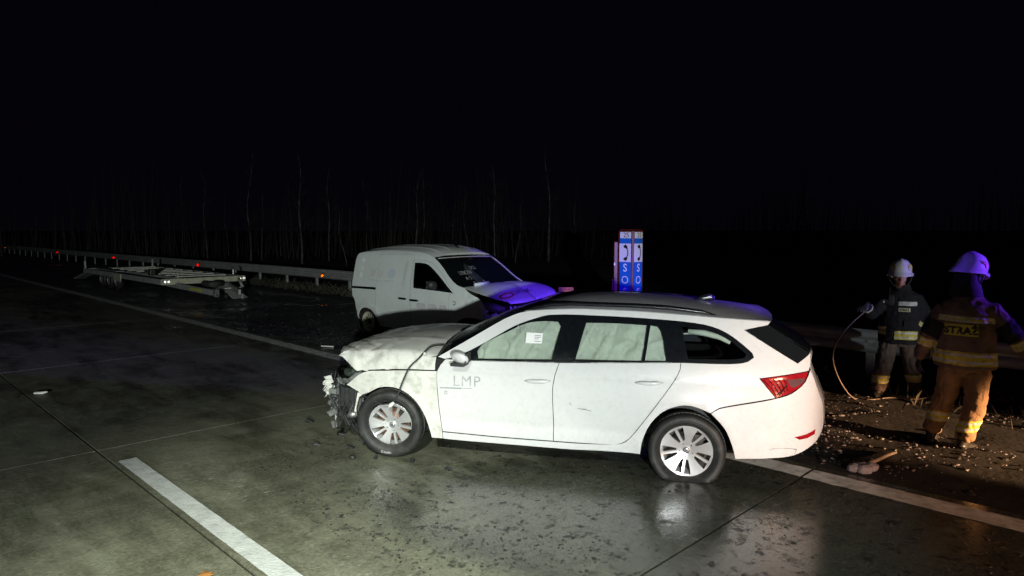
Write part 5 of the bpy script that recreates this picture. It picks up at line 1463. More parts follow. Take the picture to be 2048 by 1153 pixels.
# ================================================================== THE FIREFIGHTERS
def wrinkle(amp, sc, seed=0):
    def f(co):
        return amp * (nz(co.x, co.y, co.z * 0.7 + seed, sc) + 0.6 * nz(co.x + 3, co.y, co.z, sc * 2.3) - 0.9 * abs(nz(co.x, co.y + 5, co.z * 1.6 + co.x * 0.7, sc * 1.5)) - 0.7 * max(0, 0.10 - abs(nz(co.x + co.z * 0.6, co.y + co.z * 0.3, co.z * 0.5 + seed * 3, sc * 1.1))) / 0.10)
    return f
def limb(bm, pts, rs):
    # rounded tapering limb through joints
    pts = [Vector(p) for p in pts]
    P, Rr = [], []
    for i in range(len(pts) - 1):
        for k in range(5):
            t = (i + k / 5) / (len(pts) - 1)
            P.append(cr(pts, t)); Rr.append(cr([Vector((r, 0, 0)) for r in rs], t).x)
    P.append(pts[-1]); Rr.append(rs[-1])
    d0 = (P[0] - P[1]).normalized(); d1 = (P[-1] - P[-2]).normalized()
    P = [P[0] + d0 * Rr[0] * 0.6] + P + [P[-1] + d1 * Rr[-1] * 0.35]
    Rr = [Rr[0] * 0.6] + Rr + [Rr[-1] * 0.75]
    tube(bm, P, Rr, 14)
def strip_band(src, co, no, width, m, parent, name='reflective_band', off=0.005, keep=None, inner=None):
    # a sewn band: the cloth between two planes, lifted off the surface
    no = Vector(no).normalized(); co = Vector(co)
    bm = bmesh.new(); bm.from_mesh(src.data)
    if keep:
        bmesh.ops.delete(bm, geom=[f for f in bm.faces if not keep(f.calc_center_median())], context='FACES')
    for s in (1, -1):
        bmesh.ops.bisect_plane(bm, geom=list(bm.verts) + list(bm.edges) + list(bm.faces), plane_co=co + no * (s * width / 2), plane_no=no * s, clear_outer=True)
    bm.normal_update()
    for v in bm.verts: v.co += v.normal * off
    me = bpy.data.meshes.new(name); bm.to_mesh(me); bm.free()
    return link(name, me, m, parent, True)
def tri_band(src, co, no, width, parent, keep=None):
    b = strip_band(src, co, no, width, M['yellow'], parent, keep=keep)
    no = Vector(no).normalized()
    for s in (-0.26, 0.26):
        strip_band(src, Vector(co) + no * (s * width), no, width * 0.20, M['silver'], b, 'silver_stripe', 0.0075, keep)
    return b
def hand(name, wrist, d, n, side, m, parent, curl=0.7, size=1.0):
    # glove: palm, four fingers of different length, thumb leaving the side of the palm; d along the hand, n out of the back of the hand
    wrist = Vector(wrist); d = Vector(d).normalized(); n = Vector(n); n = (n - d * n.dot(d)).normalized(); s = d.cross(n) * side
    bm = bmesh.new(); k = size
    eloft(bm, [(wrist - d * 0.03 * k, s * 0.030 * k, n * 0.024 * k), (wrist + d * 0.015 * k, s * 0.034 * k, n * 0.022 * k), (wrist + d * 0.06 * k, s * 0.046 * k, n * 0.020 * k), (wrist + d * 0.098 * k, s * 0.044 * k, n * 0.017 * k), (wrist + d * 0.108 * k, s * 0.030 * k, n * 0.010 * k)])
    for i, L_ in enumerate((0.070, 0.080, 0.074, 0.058)):
        p = wrist + d * 0.092 * k + s * (0.034 - 0.0225 * i) * k
        pts = [p]; dd = d.copy(); dd = (dd + s * (0.10 - 0.07 * i)).normalized()
        for j in range(3):
            a = curl * (0.35 + 0.35 * j)
            dd = (dd * math.cos(a) - n * math.sin(a)).normalized()
            p = p + dd * L_ * (0.42, 0.33, 0.25)[j] * k; pts.append(p)
        tube(bm, pts, [0.0115 * k, 0.011 * k, 0.010 * k, 0.008 * k], 8)
    p = wrist + d * 0.03 * k + s * 0.036 * k
    tube(bm, [p, p + (d * 0.6 + s * 0.7 - n * 0.2) * 0.036 * k, p + (d * 0.9 + s * 0.55 - n * 0.55) * 0.062 * k, p + (d * 1.1 + s * 0.3 - n * 0.8) * 0.078 * k], [0.014 * k, 0.013 * k, 0.011 * k, 0.009 * k], 8)
    return remeshed(name, bm, 0.0055, m, parent, 2)
def boot(parent, ankle, toe, m):
    # boot: shaft, foot and sole
    ankle = Vector(ankle); t = Vector(toe).normalized(); r_ = Vector((t.y, -t.x, 0)); z = Vector((0, 0, 1)); g = Vector((ankle.x, ankle.y, 0))
    bm = bmesh.new()
    eloft(bm, [(g + z * 0.24, r_ * 0.062, t * 0.066), (g + z * 0.15, r_ * 0.058, t * 0.062), (g + z * 0.09 + t * 0.0, r_ * 0.052, t * 0.068), (g + z * 0.04 - t * 0.005, r_ * 0.045, t * 0.07)])
    eloft(bm, [(g - t * 0.085 + z * 0.045, r_ * 0.02, z * 0.025), (g - t * 0.06 + z * 0.05, r_ * 0.043, z * 0.048), (g + z * 0.06, r_ * 0.048, z * 0.058), (g + t * 0.08 + z * 0.052, r_ * 0.050, z * 0.048), (g + t * 0.15 + z * 0.042, r_ * 0.052, z * 0.038), (g + t * 0.195 + z * 0.034, r_ * 0.038, z * 0.028), (g + t * 0.212 + z * 0.03, r_ * 0.015, z * 0.014)])
    b = remeshed('boot', bm, 0.009, m, parent, 2)
    bm = bmesh.new()
    ol = [(-0.088, 0.03), (-0.05, 0.044), (0.0, 0.042), (0.09, 0.054), (0.16, 0.050), (0.212, 0.022)]
    ol = ol + [(a, -c) for a, c in reversed(ol)]
    lo = [bm.verts.new(g + t * a + r_ * c + z * 0.0) for a, c in ol]; hi = [bm.verts.new(g + t * a + r_ * c + z * 0.022) for a, c in ol]
    bm.faces.new(lo); bm.faces.new(hi)
    for i in range(len(ol)): bm.faces.new((lo[i], lo[(i + 1) % len(ol)], hi[(i + 1) % len(ol)], hi[i]))
    bmo('sole', bm, M['rubber'], b)
    return b
def helmet(parent, c, f, tilt=0.0, kind=0):
    # dome with a brim deeper at the neck, side badges, visor rim and strap; f looks ahead
    f = Vector(f).normalized(); r_ = f.cross(Vector((0, 0, 1))).normalized(); u = r_.cross(f)
    f2 = (f * math.cos(tilt) - u * math.sin(tilt)); u2 = r_.cross(f2)
    c = Vector(c)
    def W_(x, y, z): return c + f2 * x + r_ * y + u2 * z
    vs, fs = [], []
    N, Kk = 40, [(1.20, -0.030), (1.16, -0.010), (1.07, 0.002), (1.0, 0.030), (0.97, 0.065), (0.86, 0.105), (0.66, 0.140), (0.40, 0.158), (0.15, 0.165)]
    for i, (rr, z) in enumerate(Kk):
        for k in range(N):
            a = 6.2832 * k / N; x, y = math.cos(a) * 0.148 * rr, math.sin(a) * 0.122 * rr
            zz = z
            if i < 2:
                back = max(0, -math.cos(a)); front = max(0, math.cos(a)); x *= 1 + 0.16 * back + 0.06 * front; zz -= 0.055 * back
                y *= 1 - 0.04 * front
            if i >= 3: zz += 0.008 * math.exp(-(y / 0.022) ** 2)
            vs.append(W_(x, y, zz))
    for i in range(len(Kk) - 1):
        for k in range(N): fs.append((i * N + k, i * N + (k + 1) % N, (i + 1) * N + (k + 1) % N, (i + 1) * N + k))
    vs.append(W_(0, 0, 0.172)); fs += [((len(Kk) - 1) * N + k, (len(Kk) - 1) * N + (k + 1) % N, len(vs) - 1) for k in range(N)]
    h_ = mk('helmet', vs, fs, M['helmet'], parent); solid(h_, 0.005, 1)
    for sgn in (1, -1):
        n = 14; pts = []
        for k in range(n):
            a = 6.2832 * k / n; b = R(58) + 0.42 * math.cos(a); z = 0.066 + 0.042 * math.sin(a)
            rr = 0.985 if z < 0.075 else 0.985 - (z - 0.075) * 3.3
            pts.append(W_(math.cos(b) * 0.152 * rr, sgn * math.sin(b) * 0.126 * rr, z))
        if kind == 0: mk('yellow_badge', pts, [tuple(range(n))], M['yellow'], h_, False)
        else:
            pts = [W_(math.cos(R(a)) * 0.153 * q, sgn * math.sin(R(a)) * 0.128 * q, z) for a, z, q in ((60, .072, .985), (84, .085, .95), (108, .082, .955), (100, .062, .99), (88, .060, .99), (84, .035, 1.0), (70, .030, 1.01), (72, .058, .99))]
            mk('red_badge', pts, [tuple(range(len(pts)))], M['print_red'], h_, False)
        bm = bmesh.new()
        tube(bm, [W_(0.02, sgn * 0.128, -0.02), W_(0.035, sgn * 0.112, -0.09), W_(0.055, sgn * 0.075, -0.150), W_(0.068, 0, -0.172)], 0.007, 6)
        bmo('chin_strap', bm, M['plastic'], h_, True)
    bm = bmesh.new()
    tube(bm, [W_(math.cos(R(a)) * 0.170, math.sin(R(a)) * 0.140, -0.004 - 0.010 * math.cos(R(a))) for a in range(-75, 76, 10)], 0.007, 6)
    bmo('visor_rim', bm, M['print_pale'], h_, True)
    if kind:
        bm = bmesh.new()
        tube(bm, [W_(0.10, -0.125, -0.02), W_(0.165, -0.125, -0.015)], [0.018, 0.022], 12)
        lp = bmo('helmet_torch', bm, M['plastic'], h_, True)
        bm = bmesh.new(); tube(bm, [W_(0.166, -0.125, -0.015), W_(0.172, -0.125, -0.0145)], 0.018, 12); bmo('torch_lens', bm, M['white'], lp)
    return h_
def body_mesh(parent, c_head, f, neck, shoulders, arms, legs):
    # one continuous body: face, neck, trunk, arms, legs
    f = Vector(f).normalized(); r_ = f.cross(Vector((0, 0, 1))).normalized(); u = Vector((0, 0, 1)); c = Vector(c_head)
    bm = bmesh.new()
    eloft(bm, [(c + u * 0.115, r_ * 0.02, f * 0.03), (c + u * 0.095, r_ * 0.058, f * 0.075), (c + u * 0.04, r_ * 0.074, f * 0.094), (c - u * 0.02 + f * 0.004, r_ * 0.070, f * 0.090), (c - u * 0.065 + f * 0.014, r_ * 0.058, f * 0.076), (c - u * 0.10 + f * 0.030, r_ * 0.036, f * 0.050), (c - u * 0.116 + f * 0.045, r_ * 0.018, f * 0.022)])
    tube(bm, [c + f * 0.086 + u * 0.020, c + f * 0.104 - u * 0.012, c + f * 0.112 - u * 0.030, c + f * 0.090 - u * 0.040], [0.010, 0.013, 0.017, 0.012], 8)      # nose
    for s in (1, -1):
        tube(bm, [c + f * 0.080 + r_ * 0.012 * s + u * 0.030, c + f * 0.078 + r_ * 0.034 * s + u * 0.033, c + f * 0.058 + r_ * 0.056 * s + u * 0.022], [0.010, 0.011, 0.009], 8)   # brow
        tube(bm, [c + f * 0.062 + r_ * 0.042 * s - u * 0.018, c + f * 0.064 + r_ * 0.040 * s - u * 0.045], [0.022, 0.018], 8)          # cheek
        eloft(bm, [(c + r_ * 0.070 * s + u * 0.02, f * 0.012, u * 0.03), (c + r_ * 0.084 * s + u * 0.012 - f * 0.01, f * 0.016, u * 0.03)])                # ear
    tube(bm, [c + f * 0.082 + r_ * 0.024 - u * 0.066, c + f * 0.094 - u * 0.063, c + f * 0.082 - r_ * 0.024 - u * 0.066], [0.006, 0.009, 0.006], 8)           # lips
    tube(bm, [c + f * 0.080 + r_ * 0.020 - u * 0.080, c + f * 0.092 - u * 0.081, c + f * 0.080 - r_ * 0.020 - u * 0.080], [0.006, 0.009, 0.006], 8)
    tube(bm, [c + f * 0.070 - u * 0.105, c + f * 0.066 - u * 0.10], [0.020, 0.022], 8)
    nk = Vector(neck)
    limb(bm, [c - u * 0.07, nk], [0.055, 0.062])
    sL, sR = (Vector(s) for s in shoulders)
    mid = (sL + sR) / 2; hp = (Vector(legs[0][0]) + Vector(legs[1][0])) / 2
    ax = (sR - sL).normalized(); fo = Vector((-ax.y, ax.x, 0))
    eloft(bm, [(nk, ax * 0.06, fo * 0.06), (mid + u * 0.02, ax * 0.17, fo * 0.09), (mid.lerp(hp, 0.3), ax * 0.165, fo * 0.105), (mid.lerp(hp, 0.65), ax * 0.145, fo * 0.095), (hp, ax * 0.165, fo * 0.11), (hp - u * 0.08, ax * 0.13, fo * 0.10)])
    for a in arms: limb(bm, a, [0.058, 0.043, 0.030])
    for l in legs: limb(bm, l, [0.088, 0.058, 0.042])
    b = remeshed('body', bm, 0.0085, M['skin'], parent, 2)
    for s in (1, -1):
        bm = bmesh.new(); bmesh.ops.create_uvsphere(bm, u_segments=12, v_segments=8, radius=0.0125, matrix=Matrix.Translation(c + f * 0.080 + r_ * 0.032 * s + u * 0.006))
        e = bmo('eye', bm, M['white'], b, True)
        bm = bmesh.new(); bmesh.ops.create_uvsphere(bm, u_segments=10, v_segments=6, radius=0.006, matrix=Matrix.Translation(c + f * 0.0895 + r_ * 0.031 * s + u * 0.004)); bmo('pupil', bm, M['print_black'], e, True)
        bm = bmesh.new(); tube(bm, [c + f * 0.094 + r_ * 0.014 * s + u * 0.034, c + f * 0.090 + r_ * 0.034 * s + u * 0.040, c + f * 0.070 + r_ * 0.056 * s + u * 0.030], [0.004, 0.005, 0.003], 6); bmo('eyebrow', bm, M['leather'], b, True)
    bm = bmesh.new(); tube(bm, [c + f * 0.092 + r_ * 0.022 - u * 0.0725, c + f * 0.1015 - u * 0.072, c + f * 0.092 - r_ * 0.022 - u * 0.0725], [0.0025, 0.0035, 0.0025], 6); bmo('mouth', bm, mat('lip_shadow', (0.22, 0.08, 0.07), 0.6), b, True)
    return b
def jacket(parent, rings, arms, m, name='jacket', seed=0, amp=0.010, rs=(0.088, 0.078, 0.070)):
    bm = bmesh.new(); eloft(bm, rings)
    for a in arms: limb(bm, a, rs)
    return remeshed(name, bm, 0.0115, m, parent, 9, wrinkle(amp, 7.5, seed))
def trousers(parent, hips, legs, m, seed=0):
    bm = bmesh.new(); eloft(bm, hips)
    for l in legs: limb(bm, l, (0.118, 0.108, 0.100, 0.092, 0.086))
    return remeshed('trousers', bm, 0.0115, m, parent, 5, wrinkle(0.013, 6.5, seed))
def ell(c, r_, f, a, b): return (Vector(c), Vector(r_) * a, Vector(f) * b)
Z = Vector((0, 0, 1))

# ---------------- the one who walks off to the right with STRAZ across his back
O2 = Vector((4.25, 6.42, 0.0))
p2 = empty('person', O2, 0, 'firefighter walking away with back turned, sand trousers and white helmet lit blue', 'person')
f2 = Vector((0.60, 0.80, 0)); r2 = Vector((0.80, -0.60, 0))
def q2(x, y, z): return Vector((x, y, z)) - O2
ARM_R = [q2(4.375, 6.29, 1.355), q2(4.55, 6.21, 1.13), q2(4.72, 6.19, 0.925)]
ARM_L = [q2(4.095, 6.505, 1.355), q2(3.985, 6.55, 1.12), q2(3.985, 6.67, 0.875)]
LEG_R = [q2(4.315, 6.34, 0.84), q2(4.330, 6.35, 0.65), q2(4.325, 6.35, 0.46), q2(4.28, 6.36, 0.29), q2(4.255, 6.375, 0.14)]
LEG_L = [q2(4.165, 6.45, 0.84), q2(4.155, 6.49, 0.65), q2(4.145, 6.54, 0.46), q2(4.13, 6.60, 0.29), q2(4.12, 6.65, 0.15)]
hc2 = q2(4.262, 6.44, 1.690)
body_mesh(p2, hc2, (0.93, 0.36, -0.10), q2(4.235, 6.42, 1.50), (ARM_L[0], ARM_R[0]), (ARM_L, ARM_R), ((LEG_L[0], LEG_L[2], LEG_L[4]), (LEG_R[0], LEG_R[2], LEG_R[4])))
c0 = Vector((4.235, 6.40, 0)) - O2
tro2 = trousers(p2, [ell(c0 + Z * 0.99, r2, f2, 0.17, 0.13), ell(c0 + Z * 0.90, r2, f2, 0.185, 0.145), ell(c0 + Z * 0.80, r2, f2, 0.185, 0.145), ell(c0 + Z * 0.72, r2, f2, 0.12, 0.10)], (LEG_R, LEG_L), M['tan'], 2)
jk2 = jacket(p2, [ell(c0 + Z * 0.815, r2, f2, 0.245, 0.180), ell(c0 + Z * 0.83, r2, f2, 0.252, 0.188), ell(c0 + Z * 0.98, r2, f2, 0.242, 0.178), ell(c0 + Z * 1.16, r2, f2, 0.246, 0.172), ell(c0 + Z * 1.32, r2, f2, 0.240, 0.158), ell(c0 + Z * 1.41, r2, f2, 0.200, 0.135), ell(c0 + Z * 1.47 + f2 * 0.01, r2, f2, 0.12, 0.105), ell(c0 + Z * 1.54 + f2 * 0.02, r2, f2, 0.098, 0.095), ell(c0 + Z * 1.57 + f2 * 0.02, r2, f2, 0.09, 0.088)], (ARM_R, ARM_L), M['maroon'], seed=4, amp=0.013)
# navy lower sleeves with banded cuffs
for a, nm in ((ARM_R, 1), (ARM_L, -1)):
    d = (a[2] - a[1]).normalized()
    lo = a[0].lerp(a[1], 0.42)
    du = (a[1] - a[0]).normalized()
    def keep_arm(p, a=a): 
        ab = a[1] - a[0]; t = max(0, min(1, (p - a[0]).dot(ab) / ab.length_squared)); d1 = (p - a[0] - ab * t).length
        cd = a[2] - a[1]; t2 = max(0, min(1, (p - a[1]).dot(cd) / cd.length_squared)); d2 = (p - a[1] - cd * t2).length
        return min(d1, d2) < 0.118 and ((p - a[0]).dot(r2) * nm > -0.02) and (t > 0.3 or t2 > 0.01)
    strip_band(jk2, a[0].lerp(a[1], 0.80), du, (a[1] - a[0]).length * 0.62, M['navy'], p2, 'sleeve_panel', 0.003, keep_arm)
    tri_band(jk2, a[1].lerp(a[2], 0.30), d, 0.085, p2, keep_arm)
def torso_keep(p): return abs((p - c0).dot(r2)) < 0.285 and abs((p - c0).dot(f2)) < 0.26 and not ((p - c0).dot(r2) > 0.25 and p.z > 0.9 and p.z < 1.0 and False)
tri_band(jk2, c0 + Z * 0.915, Z, 0.125, p2, torso_keep)
tri_band(jk2, c0 + Z * 1.275, Z + r2 * 0.03, 0.055, p2, lambda p: abs((p - c0).dot(r2)) < 0.215 and (p - c0).dot(f2) < 0.0)
def ankle_keep(l): 
    return lambda p: (Vector((p.x, p.y, 0)) - Vector((l[3].x, l[3].y, 0))).length < 0.15 and (p - l[3]).length < (p - (LEG_L[3] if l is LEG_R else LEG_R[3])).length
tri_band(tro2, LEG_R[3] - Z * 0.02, Z - r2 * 0.12, 0.105, p2, ankle_keep(LEG_R))
tri_band(tro2, LEG_L[3] + Z * 0.02, Z, 0.10, p2, ankle_keep(LEG_L))
boot(p2, LEG_R[4] + Vector((-0.01, 0.0, 0)), (0.85, 0.50, 0), M['leather']); boot(p2, LEG_L[4], (0.6, 0.8, 0), M['leather'])
hand('glove', ARM_R[2] + (ARM_R[2] - ARM_R[1]).normalized() * 0.03, (ARM_R[2] - ARM_R[1]) + Vector((0.02, 0.05, -0.05)), (0.75, -0.6, 0.3), 1, M['leather'], p2, 0.8)
hand('glove', ARM_L[2] + (ARM_L[2] - ARM_L[1]).normalized() * 0.03, (ARM_L[2] - ARM_L[1]), (-0.8, 0.3, 0.1), -1, M['leather'], p2, 0.8)
helmet(p2, hc2 + Vector((0.01, 0, 0.03)), (0.93, 0.30, 0), 0.36, 1)
# hood of dark cloth hanging from the helmet over the neck
bm = bmesh.new(); eloft(bm, [(hc2 + Vector((-0.03, -0.01, 0.02)), Vector((0.10, 0.04, 0)), Vector((-0.04, 0.095, 0))), (hc2 + Vector((-0.03, -0.01, -0.08)), Vector((0.105, 0.04, 0)), Vector((-0.04, 0.10, 0))), (hc2 + Vector((-0.03, -0.01, -0.16)), Vector((0.12, 0.03, 0)), Vector((-0.04, 0.12, 0))), (hc2 + Vector((-0.02, -0.015, -0.22)), Vector((0.13, 0.02, 0)), Vector((-0.02, 0.13, 0)))])
remeshed('neck_flap', bm, 0.012, M['navy'], p2, 3)
# STRAZ label across the back
def back_at(x, z):
    # ray from behind onto the jacket
    o_ = c0 - f2 * 0.6 + r2 * x + Z * z
    hit, loc, no, idx = jk2.ray_cast(o_, f2)
    return loc if hit else c0 - f2 * 0.17 + r2 * x + Z * z
bpy.context.view_layer.update()
nx_, nz_ = 16, 6
vs = []
for i in range(nx_ + 1):
    for j in range(nz_ + 1):
        vs.append(back_at(-0.135 + 0.27 * i / nx_ - 0.03, 1.125 + 0.105 * j / nz_) - f2 * 0.006)
lab = mk('back_label', vs, [(i * (nz_ + 1) + j, (i + 1) * (nz_ + 1) + j, (i + 1) * (nz_ + 1) + j + 1, i * (nz_ + 1) + j + 1) for i in range(nx_) for j in range(nz_)], M['yellow'], p2)
lettering('back_lettering', 'STRAŻ', 0.088, lambda a, b: back_at(a - 0.03, 1.171 + b) - f2 * 0.010, M['print_black'], lab, bold=0.0045, space=1.05)
# trouser pocket
bm = bmesh.new()
def side_at(x, z): 
    o_ = c0 - f2 * 0.6 + r2 * x + Z * z
    hit, loc, no, idx = tro2.ray_cast(o_, f2)
    return loc if hit else c0 - f2 * 0.12 + r2 * x + Z * z
vs = [side_at(0.045 + 0.13 * i / 5, 0.60 + 0.17 * j / 5) - f2 * (0.014 + 0.004 * nz(i, j, 1)) for i in range(6) for j in range(6)]
pk = mk('pocket', vs, [(i * 6 + j, (i + 1) * 6 + j, (i + 1) * 6 + j + 1, i * 6 + j + 1) for i in range(5) for j in range(5)], M['tan'], p2)
solid(pk, 0.012)

# ---------------- the one who faces the camera, holding the hose
O1 = Vector((4.79, 8.47, 0.0))
p1 = empty('person', O1, 0, 'firefighter facing the camera in dark jacket, holding a thin hose by the barrier', 'person')
f1 = Vector((-0.50, -0.866, 0)); r1 = Vector((-0.866, 0.50, 0))             # r1: his right, left in the picture
def q1(x, y, z): return Vector((x, y, z)) - O1
AR = [q1(4.63, 8.53, 1.255), q1(4.40, 8.42, 1.06), q1(4.245, 8.24, 1.185)]
AL = [q1(4.92, 8.39, 1.255), q1(5.055, 8.40, 1.05), q1(5.00, 8.30, 0.87)]
LR = [q1(4.69, 8.51, 0.78), q1(4.635, 8.47, 0.60), q1(4.59, 8.44, 0.42), q1(4.555, 8.44, 0.27), q1(4.535, 8.45, 0.12)]
LL = [q1(4.865, 8.45, 0.78), q1(4.90, 8.44, 0.60), q1(4.93, 8.43, 0.42), q1(4.985, 8.48, 0.27), q1(5.045, 8.54, 0.12)]
hc1 = q1(4.700, 8.37, 1.530)
body_mesh(p1, hc1, (-0.36, -0.92, -0.1), q1(4.745, 8.42, 1.365), (AL[0], AR[0]), (AL, AR), ((LL[0], LL[2], LL[4]), (LR[0], LR[2], LR[4])))
c1 = Vector((4.775, 8.46, 0)) - O1
tro1 = trousers(p1, [ell(c1 + Z * 0.92, r1, f1, 0.165, 0.13), ell(c1 + Z * 0.82, r1, f1, 0.18, 0.14), ell(c1 + Z * 0.73, r1, f1, 0.18, 0.14), ell(c1 + Z * 0.66, r1, f1, 0.11, 0.10)], (LR, LL), M['tandark'], 5)
jk1 = jacket(p1, [ell(c1 + Z * 0.70, r1, f1, 0.232, 0.172), ell(c1 + Z * 0.72, r1, f1, 0.238, 0.178), ell(c1 + Z * 0.88, r1, f1, 0.232, 0.172), ell(c1 + Z * 1.05, r1, f1, 0.238, 0.170), ell(c1 + Z * 1.21, r1, f1, 0.228, 0.155), ell(c1 + Z * 1.305 + f1 * 0.02, r1, f1, 0.19, 0.13), ell(c1 + Z * 1.36 + f1 * 0.04, r1, f1, 0.11, 0.10), ell(c1 + Z * 1.43 + f1 * 0.055, r1, f1, 0.09, 0.088)], (AR, AL), M['navy'], seed=9, amp=0.009, rs=(0.082, 0.072, 0.062))
def t1keep(x0, x1): return lambda p: x0 < (p - c1).dot(r1) < x1 and (p - c1).dot(f1) > 0.0
strip_band(jk1, c1 + Z * 1.20, Z, 0.048, M['silver'], p1, 'chest_band', 0.005, t1keep(-0.17, 0.02))
strip_band(jk1, c1 + Z * 1.195, Z - r1 * 0.15, 0.042, M['silver'], p1, 'chest_band', 0.005, t1keep(0.09, 0.185))
tri_band(jk1, c1 + Z * 0.815, Z, 0.105, p1, t1keep(-0.19, 0.05))
tri_band(jk1, c1 + Z * 0.86, Z, 0.10, p1, t1keep(0.14, 0.26))
def front_at(x, z):
    hit, loc, no, idx = jk1.ray_cast(c1 + f1 * 0.7 + r1 * x + Z * z, -f1)
    return loc if hit else c1 + f1 * 0.17 + r1 * x + Z * z
bpy.context.view_layer.update()
vs = [front_at(-0.045 - 0.062 + 0.124 * i / 8, 1.105 + 0.044 * j / 3) + f1 * 0.005 for i in range(9) for j in range(4)]
nl = mk('chest_label', vs, [(i * 4 + j, (i + 1) * 4 + j, (i + 1) * 4 + j + 1, i * 4 + j + 1) for i in range(8) for j in range(3)], mat('pale_label_cloth', (0.62, 0.62, 0.40), 0.6), p1)
lettering('chest_lettering', 'STRAŻ', 0.036, lambda a, b: front_at(-0.045 - a, 1.125 + b) + f1 * 0.008, M['print_black'], nl, bold=0.0016)
for l, o_ in ((LR, LL), (LL, LR)):
    tri_band(tro1, l[3] - Z * 0.01, Z, 0.10, p1, lambda p, l=l, o_=o_: (p - l[3]).length < (p - o_[3]).length and abs(p.z - l[3].z) < 0.12)
    boot(p1, l[4], (-0.75 if l is LR else 0.2, -0.66 if l is LR else -0.95, 0), M['leather'])
dR = (AR[2] - AR[1]).normalized(); dL = (AL[2] - AL[1]).normalized()
def near(a, b): 
    return lambda p: (p - b).length < 0.13
strip_band(jk1, AR[1].lerp(AR[2], 0.86), dR, 0.035, M['silver'], p1, 'cuff_band', 0.005, near(AR[1], AR[2]))
tri_band(jk1, AL[1].lerp(AL[2], 0.72), dL, 0.06, p1, near(AL[1], AL[1].lerp(AL[2], 0.72)))
hand('glove', AR[2] + dR * 0.02, dR + Vector((-0.35, -0.25, -0.75)), (-0.4, -0.5, 0.75), 1, M['grey'], p1, 1.0)
hand('glove', AL[2] + dL * 0.02, dL, (0.6, -0.5, 0.1), -1, M['grey'], p1, 0.8)
helmet(p1, hc1 + Vector((0.0, 0.0, 0.045)), (-0.36, -0.92, 0), 0.05, 0)
bm = bmesh.new(); box(bm, front_at(0.10, 1.24) + f1 * 0.022, (0.06, 0.04, 0.12), math.atan2(r1.y, r1.x), 0.008); rd = bmo('radio', bm, M['plastic'], p1)
bm = bmesh.new(); q_ = front_at(0.10, 1.24) + f1 * 0.022 + Z * 0.05; tube(bm, [q_ + r1 * 0.018, q_ + r1 * 0.018 + Z * 0.11], [0.006, 0.004], 6); bmo('aerial', bm, M['plastic'], rd)
for x_ in (0.11, -0.10):
    bm = bmesh.new(); vs_ = [front_at(x_ - 0.055 + 0.11 * i / 3, 0.93 + 0.07 * j / 2) + f1 * 0.012 for i in range(4) for j in range(3)]
    solid(mk('pocket_flap', vs_, [(i * 3 + j, (i + 1) * 3 + j, (i + 1) * 3 + j + 1, i * 3 + j + 1) for i in range(3) for j in range(2)], M['navy'], p1), 0.008)
    bm.free()
# hose from his hand down to the ground
HS_ = [(4.30, 8.22, 1.20), (4.22, 8.20, 1.14), (4.16, 8.18, 1.09), (4.08, 8.16, 1.03), (3.92, 8.12, 0.88), (3.82, 8.10, 0.72), (3.80, 8.10, 0.57), (3.86, 8.11, 0.38), (3.97, 8.13, 0.20), (4.08, 8.17, 0.09), (4.18, 8.22, 0.05), (4.34, 8.20, 0.05), (4.6, 8.28, 0.055), (4.9, 8.2, 0.06), (5.4, 8.5, 0.07)]
bm = bmesh.new(); tube(bm, curve_pts([Vector(p) - Vector(HS_[0]) for p in HS_], 0.04, 90, closed=False), 0.0085, 8)
ho = bmo('hose', bm, M['hose'], None, True); ho.location = HS_[0]
tag(ho, 'thin pale hose hanging in a bow from the glove of the firefighter facing the camera', 'hose')

# ================================================================== SMALL THINGS ON THE GROUND
def small(name, loc, label, cat, m, fn, rz=0.0, smooth=False):
    bm = bmesh.new(); fn(bm)
    o = bmo(name, bm, m, None, smooth); o.location = loc; o.rotation_euler = (0, 0, rz)
    return tag(o, label, cat)
small('plastic_fragment', (-6.00, 8.66, 0), 'white plastic fragment lying alone on the left concrete lane', 'debris', M['whiteplas'], lambda b: eloft(b, [((-0.075, 0, 0.02), (0, 0.008, 0), (0, 0, 0.008)), ((-0.06, 0, 0.024), (0, 0.028, 0), (0, 0, 0.016)), ((0.03, 0.01, 0.022), (0, 0.032, 0), (0, 0, 0.018)), ((0.07, 0.01, 0.03), (0, 0.02, 0), (0, 0, 0.012)), ((0.085, 0.012, 0.03), (0, 0.006, 0), (0, 0, 0.004))]), 0.2, True)
small('plastic_strip', (-3.30, 12.25, 0), 'thin white strip of plastic on the dark shoulder left of the bonnet', 'debris', M['whiteplas'], lambda b: box(b, (0, 0, 0.012), (0.22, 0.03, 0.018), Matrix.Rotation(0.05, 4, 'Y'), 0.004), 0.1)
small('rubber_cap', (-1.463, 6.197, 0), 'small dark rubber cap on the concrete in front of the wrecked wheel', 'debris', M['rubber'], lambda b: lathe(b, [(0, 0.035), (0.02, 0.034), (0.026, 0.026), (0.028, 0.0), (0.0, 0.0)], 16, 'z'), 0, True)
def leaf_(b):
    pts = [(0, -.05), (.02, -.035), (.045, -.03), (.03, -.01), (.05, .015), (.025, .02), (0, .055), (-.025, .022), (-.05, .012), (-.03, -.012), (-.042, -.03), (-.018, -.035)]
    c = b.verts.new((0, 0, 0.014)); vv = [b.verts.new((x, y, 0.006 + 0.012 * abs(x) * 10 * abs(y) * 10)) for x, y in pts]
    for i in range(len(vv)): b.faces.new((c, vv[i], vv[(i + 1) % len(vv)]))
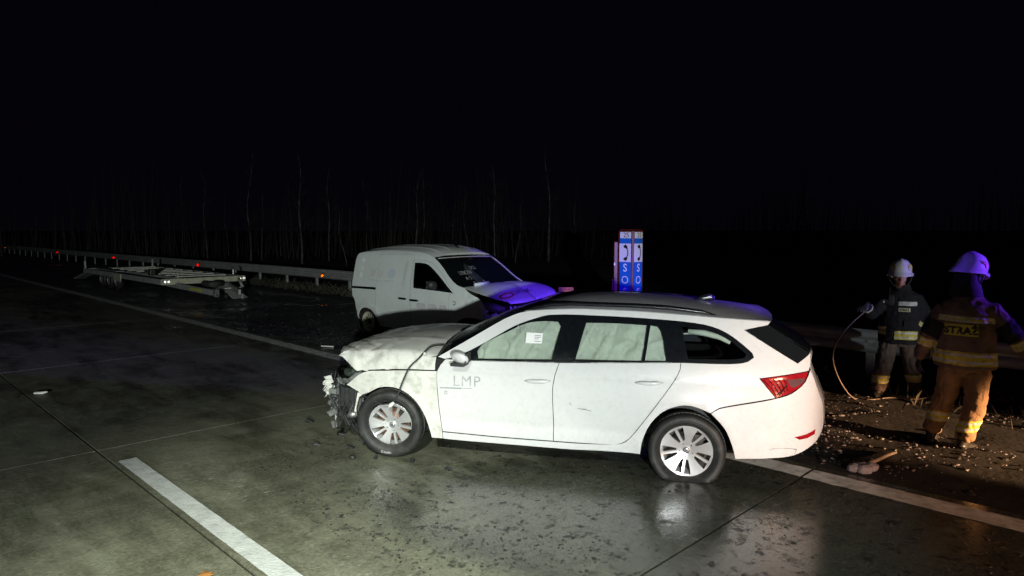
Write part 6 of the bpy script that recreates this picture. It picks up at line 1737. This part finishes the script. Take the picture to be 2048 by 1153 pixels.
small('leaf', (-1.865, 4.05, 0), 'fallen orange leaf on the concrete near the lane dash', 'leaf', M['leaf'], leaf_, 0.6)
def clod(b):
    for k in range(7):
        r = bmesh.ops.create_icosphere(b, subdivisions=2, radius=random.Random(k).uniform(.035, .062), matrix=Matrix.Translation((random.Random(k + 9).uniform(-.09, .09), random.Random(k + 19).uniform(-.05, .05), 0.035)) @ Matrix.Diagonal((1.3, 1, 0.8, 1)))
        for v in r['verts']: v.co *= 1 + 0.16 * nz(v.co.x, v.co.y, v.co.z + k, 22)
g = uv(1.98, 6.30, 0.0)
small('snow_clod', g, 'pinkish clod of frozen snow beside the edge line behind the rear bumper', 'snow', M['snow'], clod, 0.3)
small('stick', g + Vector((0.12, 0.12, 0.03)), 'bare stick lying behind the frozen clod on the muddy verge', 'stick', M['stick'], lambda b: tube(b, [(0, 0, 0.0), (0.12, 0.07, 0.015), (0.24, 0.16, 0.02), (0.36, 0.22, 0.03)], [0.02, 0.017, 0.015, 0.01], 6), 0.0, True)
rs_ = random.Random(21)
bits = [((-1.35, 6.9), .05), ((-1.55, 6.5), .035), ((-1.75, 6.95), .04), ((-1.25, 6.2), .025), ((-1.9, 6.6), .03), ((-0.9, 6.1), .03), ((-1.62, 7.1), .06), ((-1.05, 6.45), .04), ((-2.2, 7.4), .04), ((-0.55, 5.9), .03)]
LB = ['by the left of the nose', 'under the open nose', 'farthest below the nose', 'just in front of the tyre', 'left of the wheel', 'right of the front tyre', 'deep under the bumper', 'under the tyre edge', 'behind the nose', 'near the sill']
for (p, s), w in zip(bits, LB):
    small('wreck_fragment', (p[0], p[1], 0), 'dark broken plastic fragment on the wet concrete ' + w, 'debris', M['plastic'], lambda b: (box(b, (0, 0, s * .4), (s * 2, s, s * .6), Matrix.Rotation(rs_.uniform(-.5, .5), 4, 'Y')), box(b, (s * .6, s * .5, s * .3), (s, s * 1.2, s * .3), Matrix.Rotation(rs_.uniform(-.7, .7), 4, 'X'))), rs_.uniform(0, 6))['group'] = 'broken bits under the wrecked nose'
